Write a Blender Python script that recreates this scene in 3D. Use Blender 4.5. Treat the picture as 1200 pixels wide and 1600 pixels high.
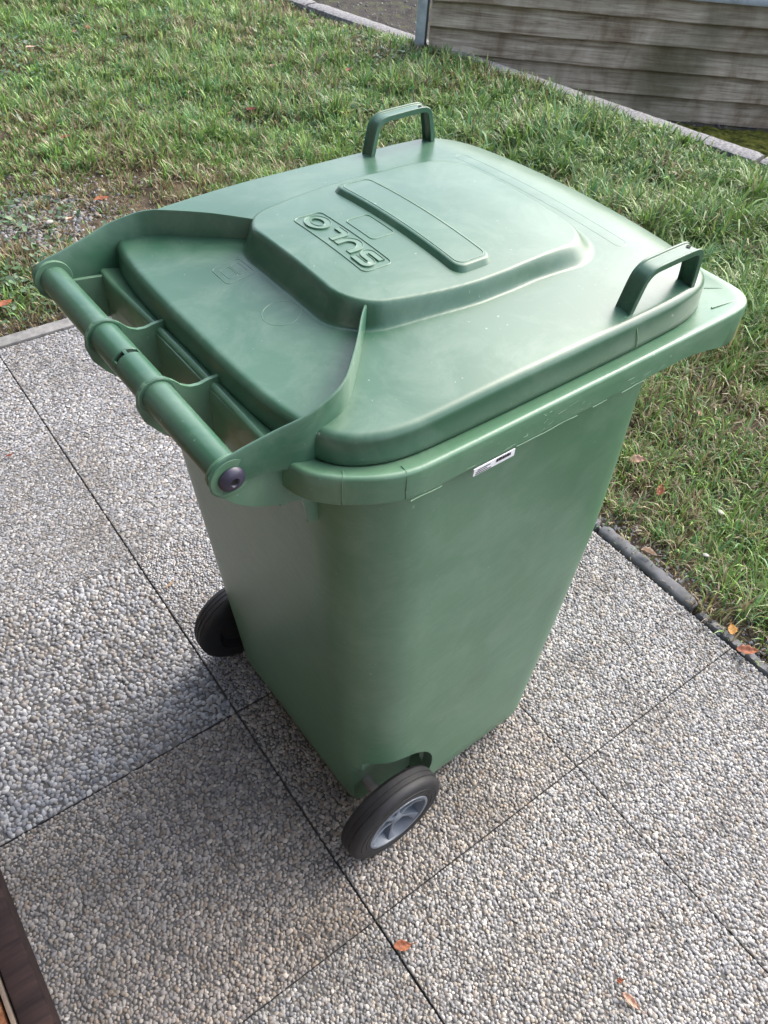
import bpy, bmesh, math, random
import numpy as np
from mathutils import Vector, Matrix, noise as mnoise

for o in list(bpy.data.objects):
    bpy.data.objects.remove(o)
S = bpy.context.scene
COL = S.collection
R = math.radians
rng = np.random.default_rng(7)
random.seed(7)

# ------------------------------------------------------------------ camera
CAM_H = 1.49
fpx = 1250.0
def _n(v): return v / np.linalg.norm(v)
D1 = _n(np.array([-784 - 600, -622 - 800, fpx]))          # world +Y seen by the camera
D2 = np.array([2890 - 600, -300 - 800, fpx]); D2 = _n(D2)
D2 = _n(D2 - D1 * (D1 @ D2))                              # world +X
UP = np.cross(D1, D2)
if UP[1] > 0: UP = -UP
cam = bpy.data.cameras.new('camera'); camo = bpy.data.objects.new('camera', cam); COL.objects.link(camo)
cam.sensor_fit = 'HORIZONTAL'; cam.sensor_width = 36; cam.lens = fpx / 1200 * 36
cam.clip_start = 0.01; cam.clip_end = 500
right = np.array([D2[0], D1[0], UP[0]]); down = np.array([D2[1], D1[1], UP[1]]); fwd = np.array([D2[2], D1[2], UP[2]])
M = Matrix.Identity(4)
for i in range(3):
    M[i][0] = right[i]; M[i][1] = -down[i]; M[i][2] = -fwd[i]
M[2][3] = CAM_H
camo.matrix_world = M
S.camera = camo

# ------------------------------------------------------------------ sky, sun, exposure
SUN_EL, SUN_AZ = 44, 2        # elevation; azimuth measured from world +X towards +Y
W = bpy.data.worlds.new("World"); S.world = W; W.use_nodes = True
nt = W.node_tree; nt.nodes.clear()
sky = nt.nodes.new('ShaderNodeTexSky'); sky.sky_type = 'NISHITA'; sky.sun_disc = False
sky.sun_elevation = R(SUN_EL); sky.sun_rotation = R(90 - SUN_AZ)
sky.dust_density = 4.0; sky.air_density = 1.0
hs = nt.nodes.new('ShaderNodeHueSaturation'); hs.inputs['Saturation'].default_value = 0.72
bg = nt.nodes.new('ShaderNodeBackground'); bg.inputs['Strength'].default_value = 0.15
wo = nt.nodes.new('ShaderNodeOutputWorld')
nt.links.new(sky.outputs[0], hs.inputs['Color']); nt.links.new(hs.outputs[0], bg.inputs[0]); nt.links.new(bg.outputs[0], wo.inputs[0])
sl = bpy.data.lights.new('sun', 'SUN'); sl.energy = 0.62; sl.angle = R(70); sl.color = (1.0, 0.97, 0.93)
so = bpy.data.objects.new('sun', sl); COL.objects.link(so)
sd = Vector((math.cos(R(SUN_EL)) * math.cos(R(SUN_AZ)), math.cos(R(SUN_EL)) * math.sin(R(SUN_AZ)), math.sin(R(SUN_EL))))
so.rotation_euler = (-sd).to_track_quat('-Z', 'Y').to_euler(); so.location = sd * 10
S.view_settings.view_transform = 'Standard'; S.view_settings.look = 'None'
S.view_settings.gamma = 1; S.view_settings.use_curve_mapping = False
S.view_settings.exposure = 1.88
S.render.engine = 'CYCLES'

# ------------------------------------------------------------------ helpers
def smooth01(t): t = np.clip(t, 0, 1); return t * t * (3 - 2 * t)
def tag(o, label=None, cat=None, group=None, kind=None):
    if label: o['label'] = label
    if cat: o['category'] = cat
    if group: o['group'] = group
    if kind: o['kind'] = kind
    return o
def empty(name, loc=(0, 0, 0), rz=0.0, parent=None):
    o = bpy.data.objects.new(name, None); COL.objects.link(o)
    o.location = loc; o.rotation_euler = (0, 0, rz); o.empty_display_size = .1
    if parent: o.parent = parent
    return o
def link(name, me, mat=None, parent=None, smooth=True, angle=None):
    o = bpy.data.objects.new(name, me); COL.objects.link(o)
    if mat is not None and not me.materials: me.materials.append(mat)
    if parent: o.parent = parent
    if smooth:
        me.polygons.foreach_set('use_smooth', np.ones(len(me.polygons), dtype=bool))
        if angle is not None:
            try: me.set_sharp_from_angle(angle=R(angle))
            except Exception: pass
    return o
def mesh(name, verts, faces):
    me = bpy.data.meshes.new(name); me.from_pydata([tuple(map(float, v)) for v in verts], [], [tuple(f) for f in faces]); me.update(); return me
def fast_tris(name, V, T, colors=None):
    me = bpy.data.meshes.new(name)
    V = np.ascontiguousarray(V, dtype=np.float32); T = np.ascontiguousarray(T, dtype=np.int32)
    me.vertices.add(len(V)); me.vertices.foreach_set('co', V.ravel())
    me.loops.add(T.size); me.loops.foreach_set('vertex_index', T.ravel())
    me.polygons.add(len(T)); me.polygons.foreach_set('loop_start', np.arange(0, T.size, 3, dtype=np.int32))
    me.polygons.foreach_set('loop_total', np.full(len(T), 3, dtype=np.int32))
    if colors is not None:
        a = me.attributes.new('col', 'FLOAT_COLOR', 'POINT')
        c = np.ones((len(V), 4), dtype=np.float32); c[:, :3] = colors; a.data.foreach_set('color', c.ravel())
    me.update(calc_edges=True); me.validate()
    return me
def bm_mesh(name, bm):
    bmesh.ops.recalc_face_normals(bm, faces=bm.faces)
    me = bpy.data.meshes.new(name); bm.to_mesh(me); bm.free(); return me
def box_bm(bm, x0, x1, y0, y1, z0, z1, bev=0.0, seg=2):
    r = bmesh.ops.create_cube(bm, size=1)
    for v in r['verts']:
        v.co = Vector((x0 + (v.co.x + .5) * (x1 - x0), y0 + (v.co.y + .5) * (y1 - y0), z0 + (v.co.z + .5) * (z1 - z0)))
    if bev > 0:
        es = list({e for v in r['verts'] for e in v.link_edges})
        bmesh.ops.bevel(bm, geom=es, offset=bev, segments=seg, affect='EDGES', profile=.5)
def box(name, x0, x1, y0, y1, z0, z1, mat, parent=None, bev=0.0):
    bm = bmesh.new(); box_bm(bm, x0, x1, y0, y1, z0, z1, bev)
    return link(name, bm_mesh(name, bm), mat, parent, smooth=bev > 0, angle=40)
def catmull(P, n, closed=True):
    P = np.array(P, float); m = len(P); out = []
    segs = m if closed else m - 1
    for i in range(segs):
        if closed: p0, p1, p2, p3 = P[(i - 1) % m], P[i], P[(i + 1) % m], P[(i + 2) % m]
        else: p0, p1, p2, p3 = P[max(i - 1, 0)], P[i], P[i + 1], P[min(i + 2, m - 1)]
        for t in np.linspace(0, 1, 16, endpoint=False):
            out.append(.5 * ((2 * p1) + (-p0 + p2) * t + (2 * p0 - 5 * p1 + 4 * p2 - p3) * t * t + (-p0 + 3 * p1 - 3 * p2 + p3) * t ** 3))
    if not closed: out.append(P[-1])
    return resample(np.array(out), n, closed)
def resample(P, n, closed=True):
    Q = np.vstack([P, P[:1]]) if closed else P
    d = np.r_[0, np.cumsum(np.linalg.norm(np.diff(Q, axis=0), axis=1))]
    t = np.linspace(0, d[-1], n, endpoint=not closed)
    return np.stack([np.interp(t, d, Q[:, k]) for k in range(Q.shape[1])], 1)
def normals2d(P, closed=True):
    if closed: T = np.roll(P, -1, 0) - np.roll(P, 1, 0)
    else: T = np.gradient(P, axis=0)
    T = T / (np.linalg.norm(T, axis=1)[:, None] + 1e-12)
    return np.stack([T[:, 1], -T[:, 0]], 1)      # outward for counter-clockwise loops
def loft(name, loops, cap0=True, cap1=True, closed_loop=True):
    n = len(loops[0]); V = np.vstack(loops); F = []
    m = n if closed_loop else n - 1
    for k in range(len(loops) - 1):
        for i in range(m):
            j = (i + 1) % n
            F.append((k * n + i, k * n + j, (k + 1) * n + j, (k + 1) * n + i))
    if cap0: F.append(tuple(reversed(range(n))))
    if cap1: F.append(tuple(range((len(loops) - 1) * n, len(loops) * n)))
    return mesh(name, V, F)
def lathe_v(name, prof, seg, cu, cz, closed=True):
    """prof: list of (v, r); axis along v (local Y) through (cu, cz)"""
    V = []; F = []; n = len(prof)
    for k in range(seg):
        a = 2 * math.pi * k / seg
        for (v, r) in prof: V.append((cu + r * math.cos(a), v, cz + r * math.sin(a)))
    for k in range(seg):
        k2 = (k + 1) % seg
        for i in range(n if closed else n - 1):
            j = (i + 1) % n
            F.append((k * n + i, k2 * n + i, k2 * n + j, k * n + j))
    me = mesh(name, V, F)
    bm = bmesh.new(); bm.from_mesh(me); bmesh.ops.remove_doubles(bm, verts=bm.verts, dist=1e-6); bmesh.ops.recalc_face_normals(bm, faces=bm.faces); bm.to_mesh(me); bm.free()
    return me
def prism_v(name, outline, v0, v1):
    """outline in (u, z), extruded along v"""
    n = len(outline)
    V = [(u, v0, z) for u, z in outline] + [(u, v1, z) for u, z in outline]
    F = [tuple(range(n)), tuple(reversed(range(n, 2 * n)))] + [(i, i + n, (i + 1) % n + n, (i + 1) % n) for i in range(n)]
    me = mesh(name, V, F)
    bm = bmesh.new(); bm.from_mesh(me); bmesh.ops.recalc_face_normals(bm, faces=bm.faces); bm.to_mesh(me); bm.free()
    return me
def add_bevel(o, w=.0008, seg=2, ang=40):
    m = o.modifiers.new('bevel', 'BEVEL'); m.width = w; m.segments = seg; m.limit_method = 'ANGLE'; m.angle_limit = R(ang); m.harden_normals = False

# ------------------------------------------------------------------ materials
def mat(name):
    m = bpy.data.materials.new(name); m.use_nodes = True
    n = m.node_tree; b = n.nodes['Principled BSDF']; return m, n, b
def N(n, t, **kw):
    x = n.nodes.new(t)
    for k, v in kw.items():
        if hasattr(x, k): setattr(x, k, v)
        else: x.inputs[k].default_value = v
    return x
def ramp(n, stops):
    r = n.nodes.new('ShaderNodeValToRGB'); e = r.color_ramp.elements
    while len(e) < len(stops): e.new(.5)
    for x, (p, c) in zip(e, stops): x.position = p; x.color = (*c, 1) if len(c) == 3 else c
    return r
def simple(name, col, rough=.6, metal=0.0, var=.15, scale=30, bump=.1, spec=.5):
    m, n, b = mat(name)
    tc = N(n, 'ShaderNodeTexCoord'); nz = N(n, 'ShaderNodeTexNoise', Scale=scale, Detail=6.0); n.links.new(tc.outputs['Object'], nz.inputs['Vector'])
    c = np.array(col); r = ramp(n, [(.3, tuple(c * (1 - var))), (.7, tuple(np.minimum(c * (1 + var), 1)))])
    n.links.new(nz.outputs['Fac'], r.inputs[0]); n.links.new(r.outputs[0], b.inputs['Base Color'])
    b.inputs['Roughness'].default_value = rough; b.inputs['Metallic'].default_value = metal; b.inputs['Specular IOR Level'].default_value = spec
    if bump:
        bp = N(n, 'ShaderNodeBump', Strength=bump, Distance=.002); n.links.new(nz.outputs['Fac'], bp.inputs['Height']); n.links.new(bp.outputs[0], b.inputs['Normal'])
    return m
def green_plastic(name, col, rough, scuff, ripple=.06):
    m, n, b = mat(name)
    tc = N(n, 'ShaderNodeTexCoord')
    big = N(n, 'ShaderNodeTexNoise', Scale=5.0, Detail=4.0); n.links.new(tc.outputs['Object'], big.inputs['Vector'])
    c = np.array(col); r = ramp(n, [(.3, tuple(c * .90)), (.7, tuple(c * 1.08))]); n.links.new(big.outputs['Fac'], r.inputs[0])
    # dust: pale specks and smudges
    sp = N(n, 'ShaderNodeTexNoise', Scale=150.0, Detail=2.0); n.links.new(tc.outputs['Object'], sp.inputs['Vector'])
    spr = ramp(n, [(.73, (0, 0, 0)), (.78, (1, 1, 1))]); n.links.new(sp.outputs['Fac'], spr.inputs[0])
    sm = N(n, 'ShaderNodeTexNoise', Scale=14.0, Detail=8.0, Roughness=.7, Distortion=.6); n.links.new(tc.outputs['Object'], sm.inputs['Vector'])
    smr = ramp(n, [(.45, (0, 0, 0)), (.8, (1, 1, 1))]); n.links.new(sm.outputs['Fac'], smr.inputs[0])
    a1 = N(n, 'ShaderNodeMath', operation='MULTIPLY'); a1.inputs[1].default_value = .35; n.links.new(spr.outputs[0], a1.inputs[0])
    a2 = N(n, 'ShaderNodeMath', operation='MULTIPLY_ADD'); a2.inputs[1].default_value = .15; n.links.new(smr.outputs[0], a2.inputs[0]); n.links.new(a1.outputs[0], a2.inputs[2])
    # long thin scratches
    mp = N(n, 'ShaderNodeMapping'); mp.inputs['Scale'].default_value = (5, 90, 90); mp.inputs['Rotation'].default_value = (.3, .5, .4)
    n.links.new(tc.outputs['Object'], mp.inputs['Vector'])
    sc = N(n, 'ShaderNodeTexNoise', Scale=2.0, Detail=3.0); n.links.new(mp.outputs[0], sc.inputs['Vector'])
    scr = ramp(n, [(.755, (0, 0, 0)), (.775, (1, 1, 1))]); n.links.new(sc.outputs['Fac'], scr.inputs[0])
    a3 = N(n, 'ShaderNodeMath', operation='MULTIPLY_ADD', use_clamp=True); a3.inputs[1].default_value = scuff; n.links.new(scr.outputs[0], a3.inputs[0]); n.links.new(a2.outputs[0], a3.inputs[2])
    mx = N(n, 'ShaderNodeMixRGB'); mx.inputs[2].default_value = (.42, .50, .42, 1)
    n.links.new(a3.outputs[0], mx.inputs[0]); n.links.new(r.outputs[0], mx.inputs[1]); n.links.new(mx.outputs[0], b.inputs['Base Color'])
    rr = N(n, 'ShaderNodeMapRange'); rr.inputs['To Min'].default_value = rough; rr.inputs['To Max'].default_value = rough + .10
    n.links.new(sm.outputs['Fac'], rr.inputs['Value']); n.links.new(rr.outputs[0], b.inputs['Roughness'])
    fb = N(n, 'ShaderNodeTexNoise', Scale=700.0, Detail=2.0); n.links.new(tc.outputs['Object'], fb.inputs['Vector'])
    b1 = N(n, 'ShaderNodeBump', Strength=.06, Distance=.0006); n.links.new(fb.outputs['Fac'], b1.inputs['Height'])
    b2 = N(n, 'ShaderNodeBump', Strength=.10, Distance=.005); n.links.new(big.outputs['Fac'], b2.inputs['Height']); n.links.new(b1.outputs[0], b2.inputs['Normal'])
    mp3 = N(n, 'ShaderNodeMapping'); mp3.inputs['Scale'].default_value = (26, 26, 60); mp3.inputs['Rotation'].default_value = (.0, .6, .0); n.links.new(tc.outputs['Object'], mp3.inputs['Vector'])
    rp = N(n, 'ShaderNodeTexNoise', Scale=1.0, Detail=5.0, Roughness=.6); n.links.new(mp3.outputs[0], rp.inputs['Vector'])
    b3 = N(n, 'ShaderNodeBump', Strength=ripple, Distance=.003); n.links.new(rp.outputs['Fac'], b3.inputs['Height']); n.links.new(b2.outputs[0], b3.inputs['Normal'])
    n.links.new(b3.outputs[0], b.inputs['Normal'])
    b.inputs['Specular IOR Level'].default_value = .55
    return m
def attr_mat(name, rough=.6, translucent=0.0, spec=.3):
    m, n, b = mat(name)
    at = N(n, 'ShaderNodeAttribute', attribute_name='col'); n.links.new(at.outputs['Color'], b.inputs['Base Color'])
    b.inputs['Roughness'].default_value = rough; b.inputs['Specular IOR Level'].default_value = spec
    if translucent:
        t = N(n, 'ShaderNodeBsdfTranslucent'); n.links.new(at.outputs['Color'], t.inputs['Color'])
        mx = N(n, 'ShaderNodeMixShader'); mx.inputs[0].default_value = translucent
        n.links.new(b.outputs[0], mx.inputs[1]); n.links.new(t.outputs[0], mx.inputs[2])
        n.links.new(mx.outputs[0], n.nodes['Material Output'].inputs['Surface'])
    return m
GREEN = green_plastic('green_plastic', (.081, .175, .104), .275, .0, .16)
GREEN_LID = green_plastic('green_lid_plastic', (.036, .101, .060), .265, .0, .02)
GREEN_WORN_HIGHLIT = green_plastic('worn_highlit_green_edges', (.075, .150, .100), .28, .0, .02)  # paler than the lid: edge wear plus highlights put into the colour
BLACK_RUBBER = simple('black_rubber', (.012, .012, .014), .60, var=.25, scale=60, bump=.2)
GREY_PLASTIC = simple('grey_plastic', (.14, .16, .19), .38, var=.08, scale=20, bump=.02)
BOLT_M = simple('dark_violet_plastic', (.035, .032, .055), .35, var=.1, bump=.02)
STEEL = simple('dull_steel', (.25, .25, .26), .45, metal=.8, var=.2, scale=40)
GALV = simple('galvanised_steel', (.34, .38, .42), .45, metal=.3, var=.2, scale=25)
DARK = simple('black_recess', (.006, .006, .006), .8, bump=0)
CEMENT = simple('cement', (.085, .082, .078), .9, var=.25, scale=90, bump=.5)
STONE_M = attr_mat('pebble_stone', .65, spec=.25)
_n = STONE_M.node_tree; _b = _n.nodes['Principled BSDF']; _a = [x for x in _n.nodes if x.type == 'ATTRIBUTE'][0]
_tc = N(_n, 'ShaderNodeTexCoord'); _z = N(_n, 'ShaderNodeTexNoise', Scale=4.5, Detail=7.0, Roughness=.62); _n.links.new(_tc.outputs['Object'], _z.inputs['Vector'])
_r = ramp(_n, [(.30, (.74, .71, .67)), (.5, (1, 1, 1)), (.7, (1.08, 1.08, 1.08))]); _n.links.new(_z.outputs['Fac'], _r.inputs[0])
_m = N(_n, 'ShaderNodeMixRGB', blend_type='MULTIPLY'); _m.inputs[0].default_value = 1.0; _n.links.new(_a.outputs['Color'], _m.inputs[1]); _n.links.new(_r.outputs[0], _m.inputs[2]); _n.links.new(_m.outputs[0], _b.inputs['Base Color'])
GRASS_M = attr_mat('grass_blade', .42, .30, .45)
LEAF_M = None

# ================================================================== STRUCTURE
# ---- terrain: one low sheet beyond the lawn, reaching the horizon
def soil_mat(name, c0, c1, c2, scale=14):
    m, n, b = mat(name)
    tc = N(n, 'ShaderNodeTexCoord'); a = N(n, 'ShaderNodeTexNoise', Scale=scale, Detail=8.0, Roughness=.65); n.links.new(tc.outputs['Object'], a.inputs['Vector'])
    r = ramp(n, [(.3, c0), (.5, c1), (.72, c2)]); n.links.new(a.outputs['Fac'], r.inputs[0]); n.links.new(r.outputs[0], b.inputs['Base Color'])
    f = N(n, 'ShaderNodeTexNoise', Scale=160.0, Detail=4.0); n.links.new(tc.outputs['Object'], f.inputs['Vector'])
    bp = N(n, 'ShaderNodeBump', Strength=.8, Distance=.01); n.links.new(f.outputs['Fac'], bp.inputs['Height']); n.links.new(bp.outputs[0], b.inputs['Normal'])
    b.inputs['Roughness'].default_value = .95; b.inputs['Specular IOR Level'].default_value = .15
    return m
SOIL_LOW = soil_mat('damp_soil', (.022, .020, .019), (.045, .040, .036), (.075, .085, .035))
SOIL_LAWN = soil_mat('lawn_soil', (.035, .027, .020), (.075, .058, .040), (.13, .10, .065), 9)

def curb_x(y): return 3.60 - .205 * (y - 2.7)
XE, YE = 1.345, 2.31            # paving edges
LOW = -.24
me = mesh('ground', [(-150, -150, LOW - .02), (150, -150, LOW - .02), (150, 150, LOW - .02), (-150, 150, LOW - .02)], [(0, 1, 2, 3)])
tag(link('ground', me, SOIL_LOW, smooth=False), kind='structure')

# ---- lower bed beyond the kerb (bumpy)
nx, ny = 70, 110
V = []; F = []
for j in range(ny + 1):
    y = -1.5 + 9.5 * j / ny
    for i in range(nx + 1):
        x = curb_x(y) + .02 + 4.5 * i / nx
        V.append((x, y, LOW + .025 * mnoise.noise(Vector((x * 2, y * 2, 3))) + .012 * mnoise.noise(Vector((x * 11, y * 11, 1)))))
for j in range(ny):
    for i in range(nx):
        a = j * (nx + 1) + i; F.append((a, a + 1, a + nx + 2, a + nx + 1))
tag(link('lower_soil_bed', mesh('lower_soil_bed', V, F), SOIL_LOW), kind='structure')

# ---- lawn soil
def lawn_h(x, y):
    x = np.asarray(x, float); y = np.asarray(y, float)
    b = .012 * np.sin(x * 2.1 + 1) * np.cos(y * 1.7) + .008 * np.sin(x * 5.3 + y * 4.1)
    edge = np.minimum(np.where(x > XE, x - XE, 9), 9); edge2 = np.where(y > YE + .055, y - YE - .055, 9)
    d = np.minimum(np.abs(edge), np.abs(edge2))
    return -.012 + b * smooth01(d / .3) + .02 * smooth01((x - 2.7) / .6)
def lawn_ok(x, y): return ((x > XE + .012) | (y > YE + .06)) & (x < curb_x(y) + .0)
nx, ny = 150, 200
xs = np.linspace(-4, 1, nx + 1); V = []; F = []
for j in range(ny + 1):
    y = -2 + 10 * j / ny
    for i in range(nx + 1):
        x = -4 + (curb_x(y) + 4) * i / nx
        inside = (x < XE + .004) and (y < YE + .055)
        h = -.075 if inside else float(lawn_h(x, y)) + .006 * mnoise.noise(Vector((x * 14, y * 14, 0)))
        V.append((x, y, h))
for j in range(ny):
    for i in range(nx):
        a = j * (nx + 1) + i; F.append((a, a + 1, a + nx + 2, a + nx + 1))
tag(link('lawn_soil', mesh('lawn_soil', V, F), SOIL_LAWN), kind='structure')
# bank face below the kerb
V = []; F = []
ys = np.linspace(-2, 8, 60)
for y in ys: V += [(curb_x(y) + .02, y, .0), (curb_x(y) + .03, y, LOW - .03)]
for i in range(len(ys) - 1): F.append((2 * i, 2 * i + 1, 2 * i + 3, 2 * i + 2))
tag(link('lawn_bank', mesh('lawn_bank', V, F), SOIL_LOW), kind='structure')

# ---- paving of exposed-aggregate slabs
paving = empty('paving', (0, 0, 0)); tag(paving, kind='structure')
PAL = np.array([(.30, .31, .33), (.38, .39, .40), (.24, .26, .30), (.50, .49, .46), (.42, .37, .30), (.60, .59, .56), (.33, .28, .23),
                (.17, .18, .21), (.36, .33, .31), (.44, .45, .47), (.30, .24, .20), (.70, .69, .66)])
PALW = np.array([16, 16, 12, 12, 8, 7, 6, 8, 8, 12, 3, 3], float); PALW /= PALW.sum()
# unit dome pebble: 1 top + 6 + 6
ang = np.arange(6) * math.pi / 3
PV = np.vstack([[[0, 0, 1]], np.stack([.62 * np.cos(ang), .62 * np.sin(ang), np.full(6, .74)], 1), np.stack([np.cos(ang + .5), np.sin(ang + .5), np.full(6, -.15)], 1)])
PT = []
for i in range(6):
    j = (i + 1) % 6
    PT += [(0, 1 + i, 1 + j), (1 + i, 7 + i, 1 + j), (1 + j, 7 + i, 7 + j)]
PT = np.array(PT)
a5 = np.arange(5) * 2 * math.pi / 5
PV5 = np.vstack([[[0, 0, 1]], np.stack([.64 * np.cos(a5), .64 * np.sin(a5), np.full(5, .76)], 1), np.stack([np.cos(a5 + .6), np.sin(a5 + .6), np.full(5, -.15)], 1)])
PT5 = []
for i in range(5):
    j = (i + 1) % 5; PT5 += [(0, 1 + i, 1 + j), (1 + i, 6 + i, 1 + j), (1 + j, 6 + i, 6 + j)]
PT5 = np.array(PT5)
PV1 = np.vstack([[[0, 0, 1]], np.stack([.95 * np.cos(a5), .95 * np.sin(a5), np.full(5, .05)], 1)]); PT1 = np.array([(0, 1 + i, 1 + (i + 1) % 5) for i in range(5)])
def pebbles(x0, x1, y0, y1, pitch, ztop, tint, flat=.55, r_=None, mrg=.002, lod=0):
    PVx, PTx = ((PV5, PT5), (PV1, PT1))[lod]; nv = len(PVx)
    r_ = r_ or rng
    nx = int((x1 - x0) / pitch); ny = int((y1 - y0) / (pitch * .866))
    X, Y = np.meshgrid(np.arange(nx) + .5, np.arange(ny) + .5)
    X = X + .5 * (np.arange(ny) % 2)[:, None] - .25
    X = x0 + (X.ravel() + r_.uniform(-.33, .33, X.size)) * (x1 - x0) / nx
    Y = y0 + (Y.ravel() + r_.uniform(-.33, .33, Y.size)) * (y1 - y0) / ny
    X = np.clip(X, x0 + mrg, x1 - mrg); Y = np.clip(Y, y0 + mrg, y1 - mrg)
    n = len(X)
    keep = r_.random(n) > .01; X, Y = X[keep], Y[keep]; n = len(X)
    s = pitch * np.clip(r_.lognormal(-.60, .22, n), .34, .80)
    el = r_.uniform(1.0, 1.42, n); th = r_.uniform(0, math.pi * 2, n)
    P = np.repeat(PVx[None], n, 0) * (1 + r_.uniform(-.16, .16, (n, nv, 1)))
    P[:, :, 0] *= (s * el)[:, None]; P[:, :, 1] *= (s / np.sqrt(el))[:, None]; P[:, :, 2] *= (s * flat * r_.uniform(.7, 1.25, n))[:, None]
    tl = r_.normal(0, .16, (n, 2))
    P[:, :, 2] += P[:, :, 0] * tl[:, :1] + P[:, :, 1] * tl[:, 1:]
    c, si = np.cos(th)[:, None], np.sin(th)[:, None]
    x = P[:, :, 0] * c - P[:, :, 1] * si + X[:, None]; y = P[:, :, 0] * si + P[:, :, 1] * c + Y[:, None]
    z = P[:, :, 2] + ztop + r_.normal(0, .0006, n)[:, None]
    jx = r_.uniform(-.0008, .0013, (n, 4, 1)); x = np.clip(x, x0 - jx[:, 0], x1 + jx[:, 1]); y = np.clip(y, y0 - jx[:, 2], y1 + jx[:, 3])
    Vv = np.stack([x, y, z], 2).reshape(-1, 3)
    Tt = (PTx[None] + nv * np.arange(n)[:, None, None]).reshape(-1, 3)
    cc = (PAL[r_.choice(len(PAL), n, p=PALW)] * .60 + np.array([.400, .392, .378]) * .40) * .63 * np.array([1.02, 1.0, .985]) * r_.uniform(.75, 1.22, (n, 1)) * np.array(tint)
    return Vv, Tt, np.repeat(cc, nv, 0)
cols = [(-.17, .3262), (.3298, .829), (.831, 1.342)]
rows = [(-.681, -.181), (-.179, .319), (.321, .8085), (.8115, 1.3095), (1.3105, 1.8095), (1.8105, 2.309)]
slab_meshes = {}
for ci, (x0, x1) in enumerate(cols):
    for ri, (y0, y1) in enumerate(rows):
        sb = box('paving_slab', x0, x1, y0, y1, -.045, -.0056 + rng.uniform(-.0002, .0002), CEMENT, paving)
        coarse = (ci == 0 and ri in (3,)) 
        pitch = .0096 if coarse else .0066 + rng.uniform(-.0002, .0004)
        if ri in (4, 5) and ci > 0 or ri == 5: pitch = .0078
        tint = (.97, 1.0, 1.05) if ri >= 3 else (1.0, 1.0, .99)
        tint = np.array(tint) * rng.uniform(.93, 1.06)
        if (ci, ri) == (1, 2): tint = tint * np.array([.93, .89, .85])  # the bin's shade on this slab is put into the pebble tint
        if (ci, ri) == (0, 2): tint = tint * np.array([.93, .87, .82])  # browner stone, with some of the bin's shade mixed into the tint
        if ci > 0 and ri < 4: tint = tint * 1.12
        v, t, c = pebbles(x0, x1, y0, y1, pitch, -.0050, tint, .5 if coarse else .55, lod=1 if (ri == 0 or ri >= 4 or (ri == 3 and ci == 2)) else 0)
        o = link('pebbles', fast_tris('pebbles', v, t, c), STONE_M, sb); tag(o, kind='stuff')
box('joint_sand', -.17, 1.342, -.68, 2.308, -.060, -.0115, simple('joint_sand', (.06, .055, .05), .95, var=.4, scale=60, bump=.6), paving)
# grey edging strip along the far edge and broken kerb along the right edge
EDGE = simple('edging_concrete', (.17, .168, .165), .9, var=.3, scale=35, bump=.5)
EDGE_D = simple('damp_edging_concrete', (.12, .12, .125), .7, var=.35, scale=30, bump=.5)
xx = -3.0
while xx < XE:
    L = min(1.0, XE + .05 - xx)
    bm = bmesh.new(); box_bm(bm, xx + .003, xx + L - .003, YE + .004, YE + .055, -.06, .004 + random.uniform(-.002, .003), .005)
    link('edging_stone', bm_mesh('edging_stone', bm), EDGE, paving, angle=40); xx += L
def rough_strip(name, p0, p1, w, z0, z1, m, seed, parent, lump=1.0):
    rr = np.random.default_rng(seed); n = 26; p0 = np.array(p0); p1 = np.array(p1); d = p1 - p0; L = np.linalg.norm(d); d /= L; q = np.array([d[1], -d[0]])
    loops = []
    for i in range(n):
        t = i / (n - 1); ww = w * (1 + lump * (-.25 + .35 * rr.random())) * (1 if 0 < i < n - 1 else 1 - .6 * lump); zz = z1 + lump * rr.uniform(-.004, .004) - (0 if 0 < i < n - 1 else .012 * lump)
        c = p0 + d * L * t
        prof = [(-.5, z0), (-.5, zz - .006), (-.38, zz), (.3, zz - .001), (.5, zz - .009), (.5, z0)]
        loops.append(np.array([(c[0] + q[0] * a * ww, c[1] + q[1] * a * ww, z) for a, z in prof]))
    me = loft(name, loops); bm = bmesh.new(); bm.from_mesh(me); bmesh.ops.recalc_face_normals(bm, faces=bm.faces); bm.to_mesh(me); bm.free()
    return link(name, me, m, parent, angle=50)
rough_strip('edging_stone', (XE + .022, .93), (XE + .022, .76), .035, -.06, .000, EDGE_D, 1, paving)
rough_strip('edging_stone', (XE + .024, .752), (XE + .024, .445), .034, -.06, .004, EDGE_D, 2, paving, .6)
rough_strip('edging_stone', (XE + .022, .435), (XE + .018, .20), .026, -.06, -.006, EDGE_D, 3, paving)
rough_strip('edging_stone', (XE + .022, .19), (XE + .02, -.5), .03, -.06, -.006, EDGE_D, 4, paving)
rough_strip('edging_stone', (XE + .022, 2.30), (XE + .022, .95), .035, -.06, .002, EDGE_D, 5, paving)

# ---- kerb on the far side of the lawn
KERB = simple('rough_kerb_concrete', (.16, .157, .157), .95, var=.5, scale=70, bump=1.0)
kerb = empty('lawn_kerb', (curb_x(2.5), 2.5, 0)); tag(kerb, 'rough pale concrete kerb between the long grass and the wooden wall', 'kerb')
y = -1.0
while y < 8:
    L = .98; a = np.array([curb_x(y) + .065, y]); b_ = np.array([curb_x(y + L) + .065, y + L])
    o = rough_strip('kerb_stone', tuple(a - np.array([kerb.location.x, kerb.location.y])), tuple(b_ - np.array([kerb.location.x, kerb.location.y])), .13, LOW - .03, .028, KERB, int(y * 10) + 50, kerb, .25)
    y += 1.0

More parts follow.
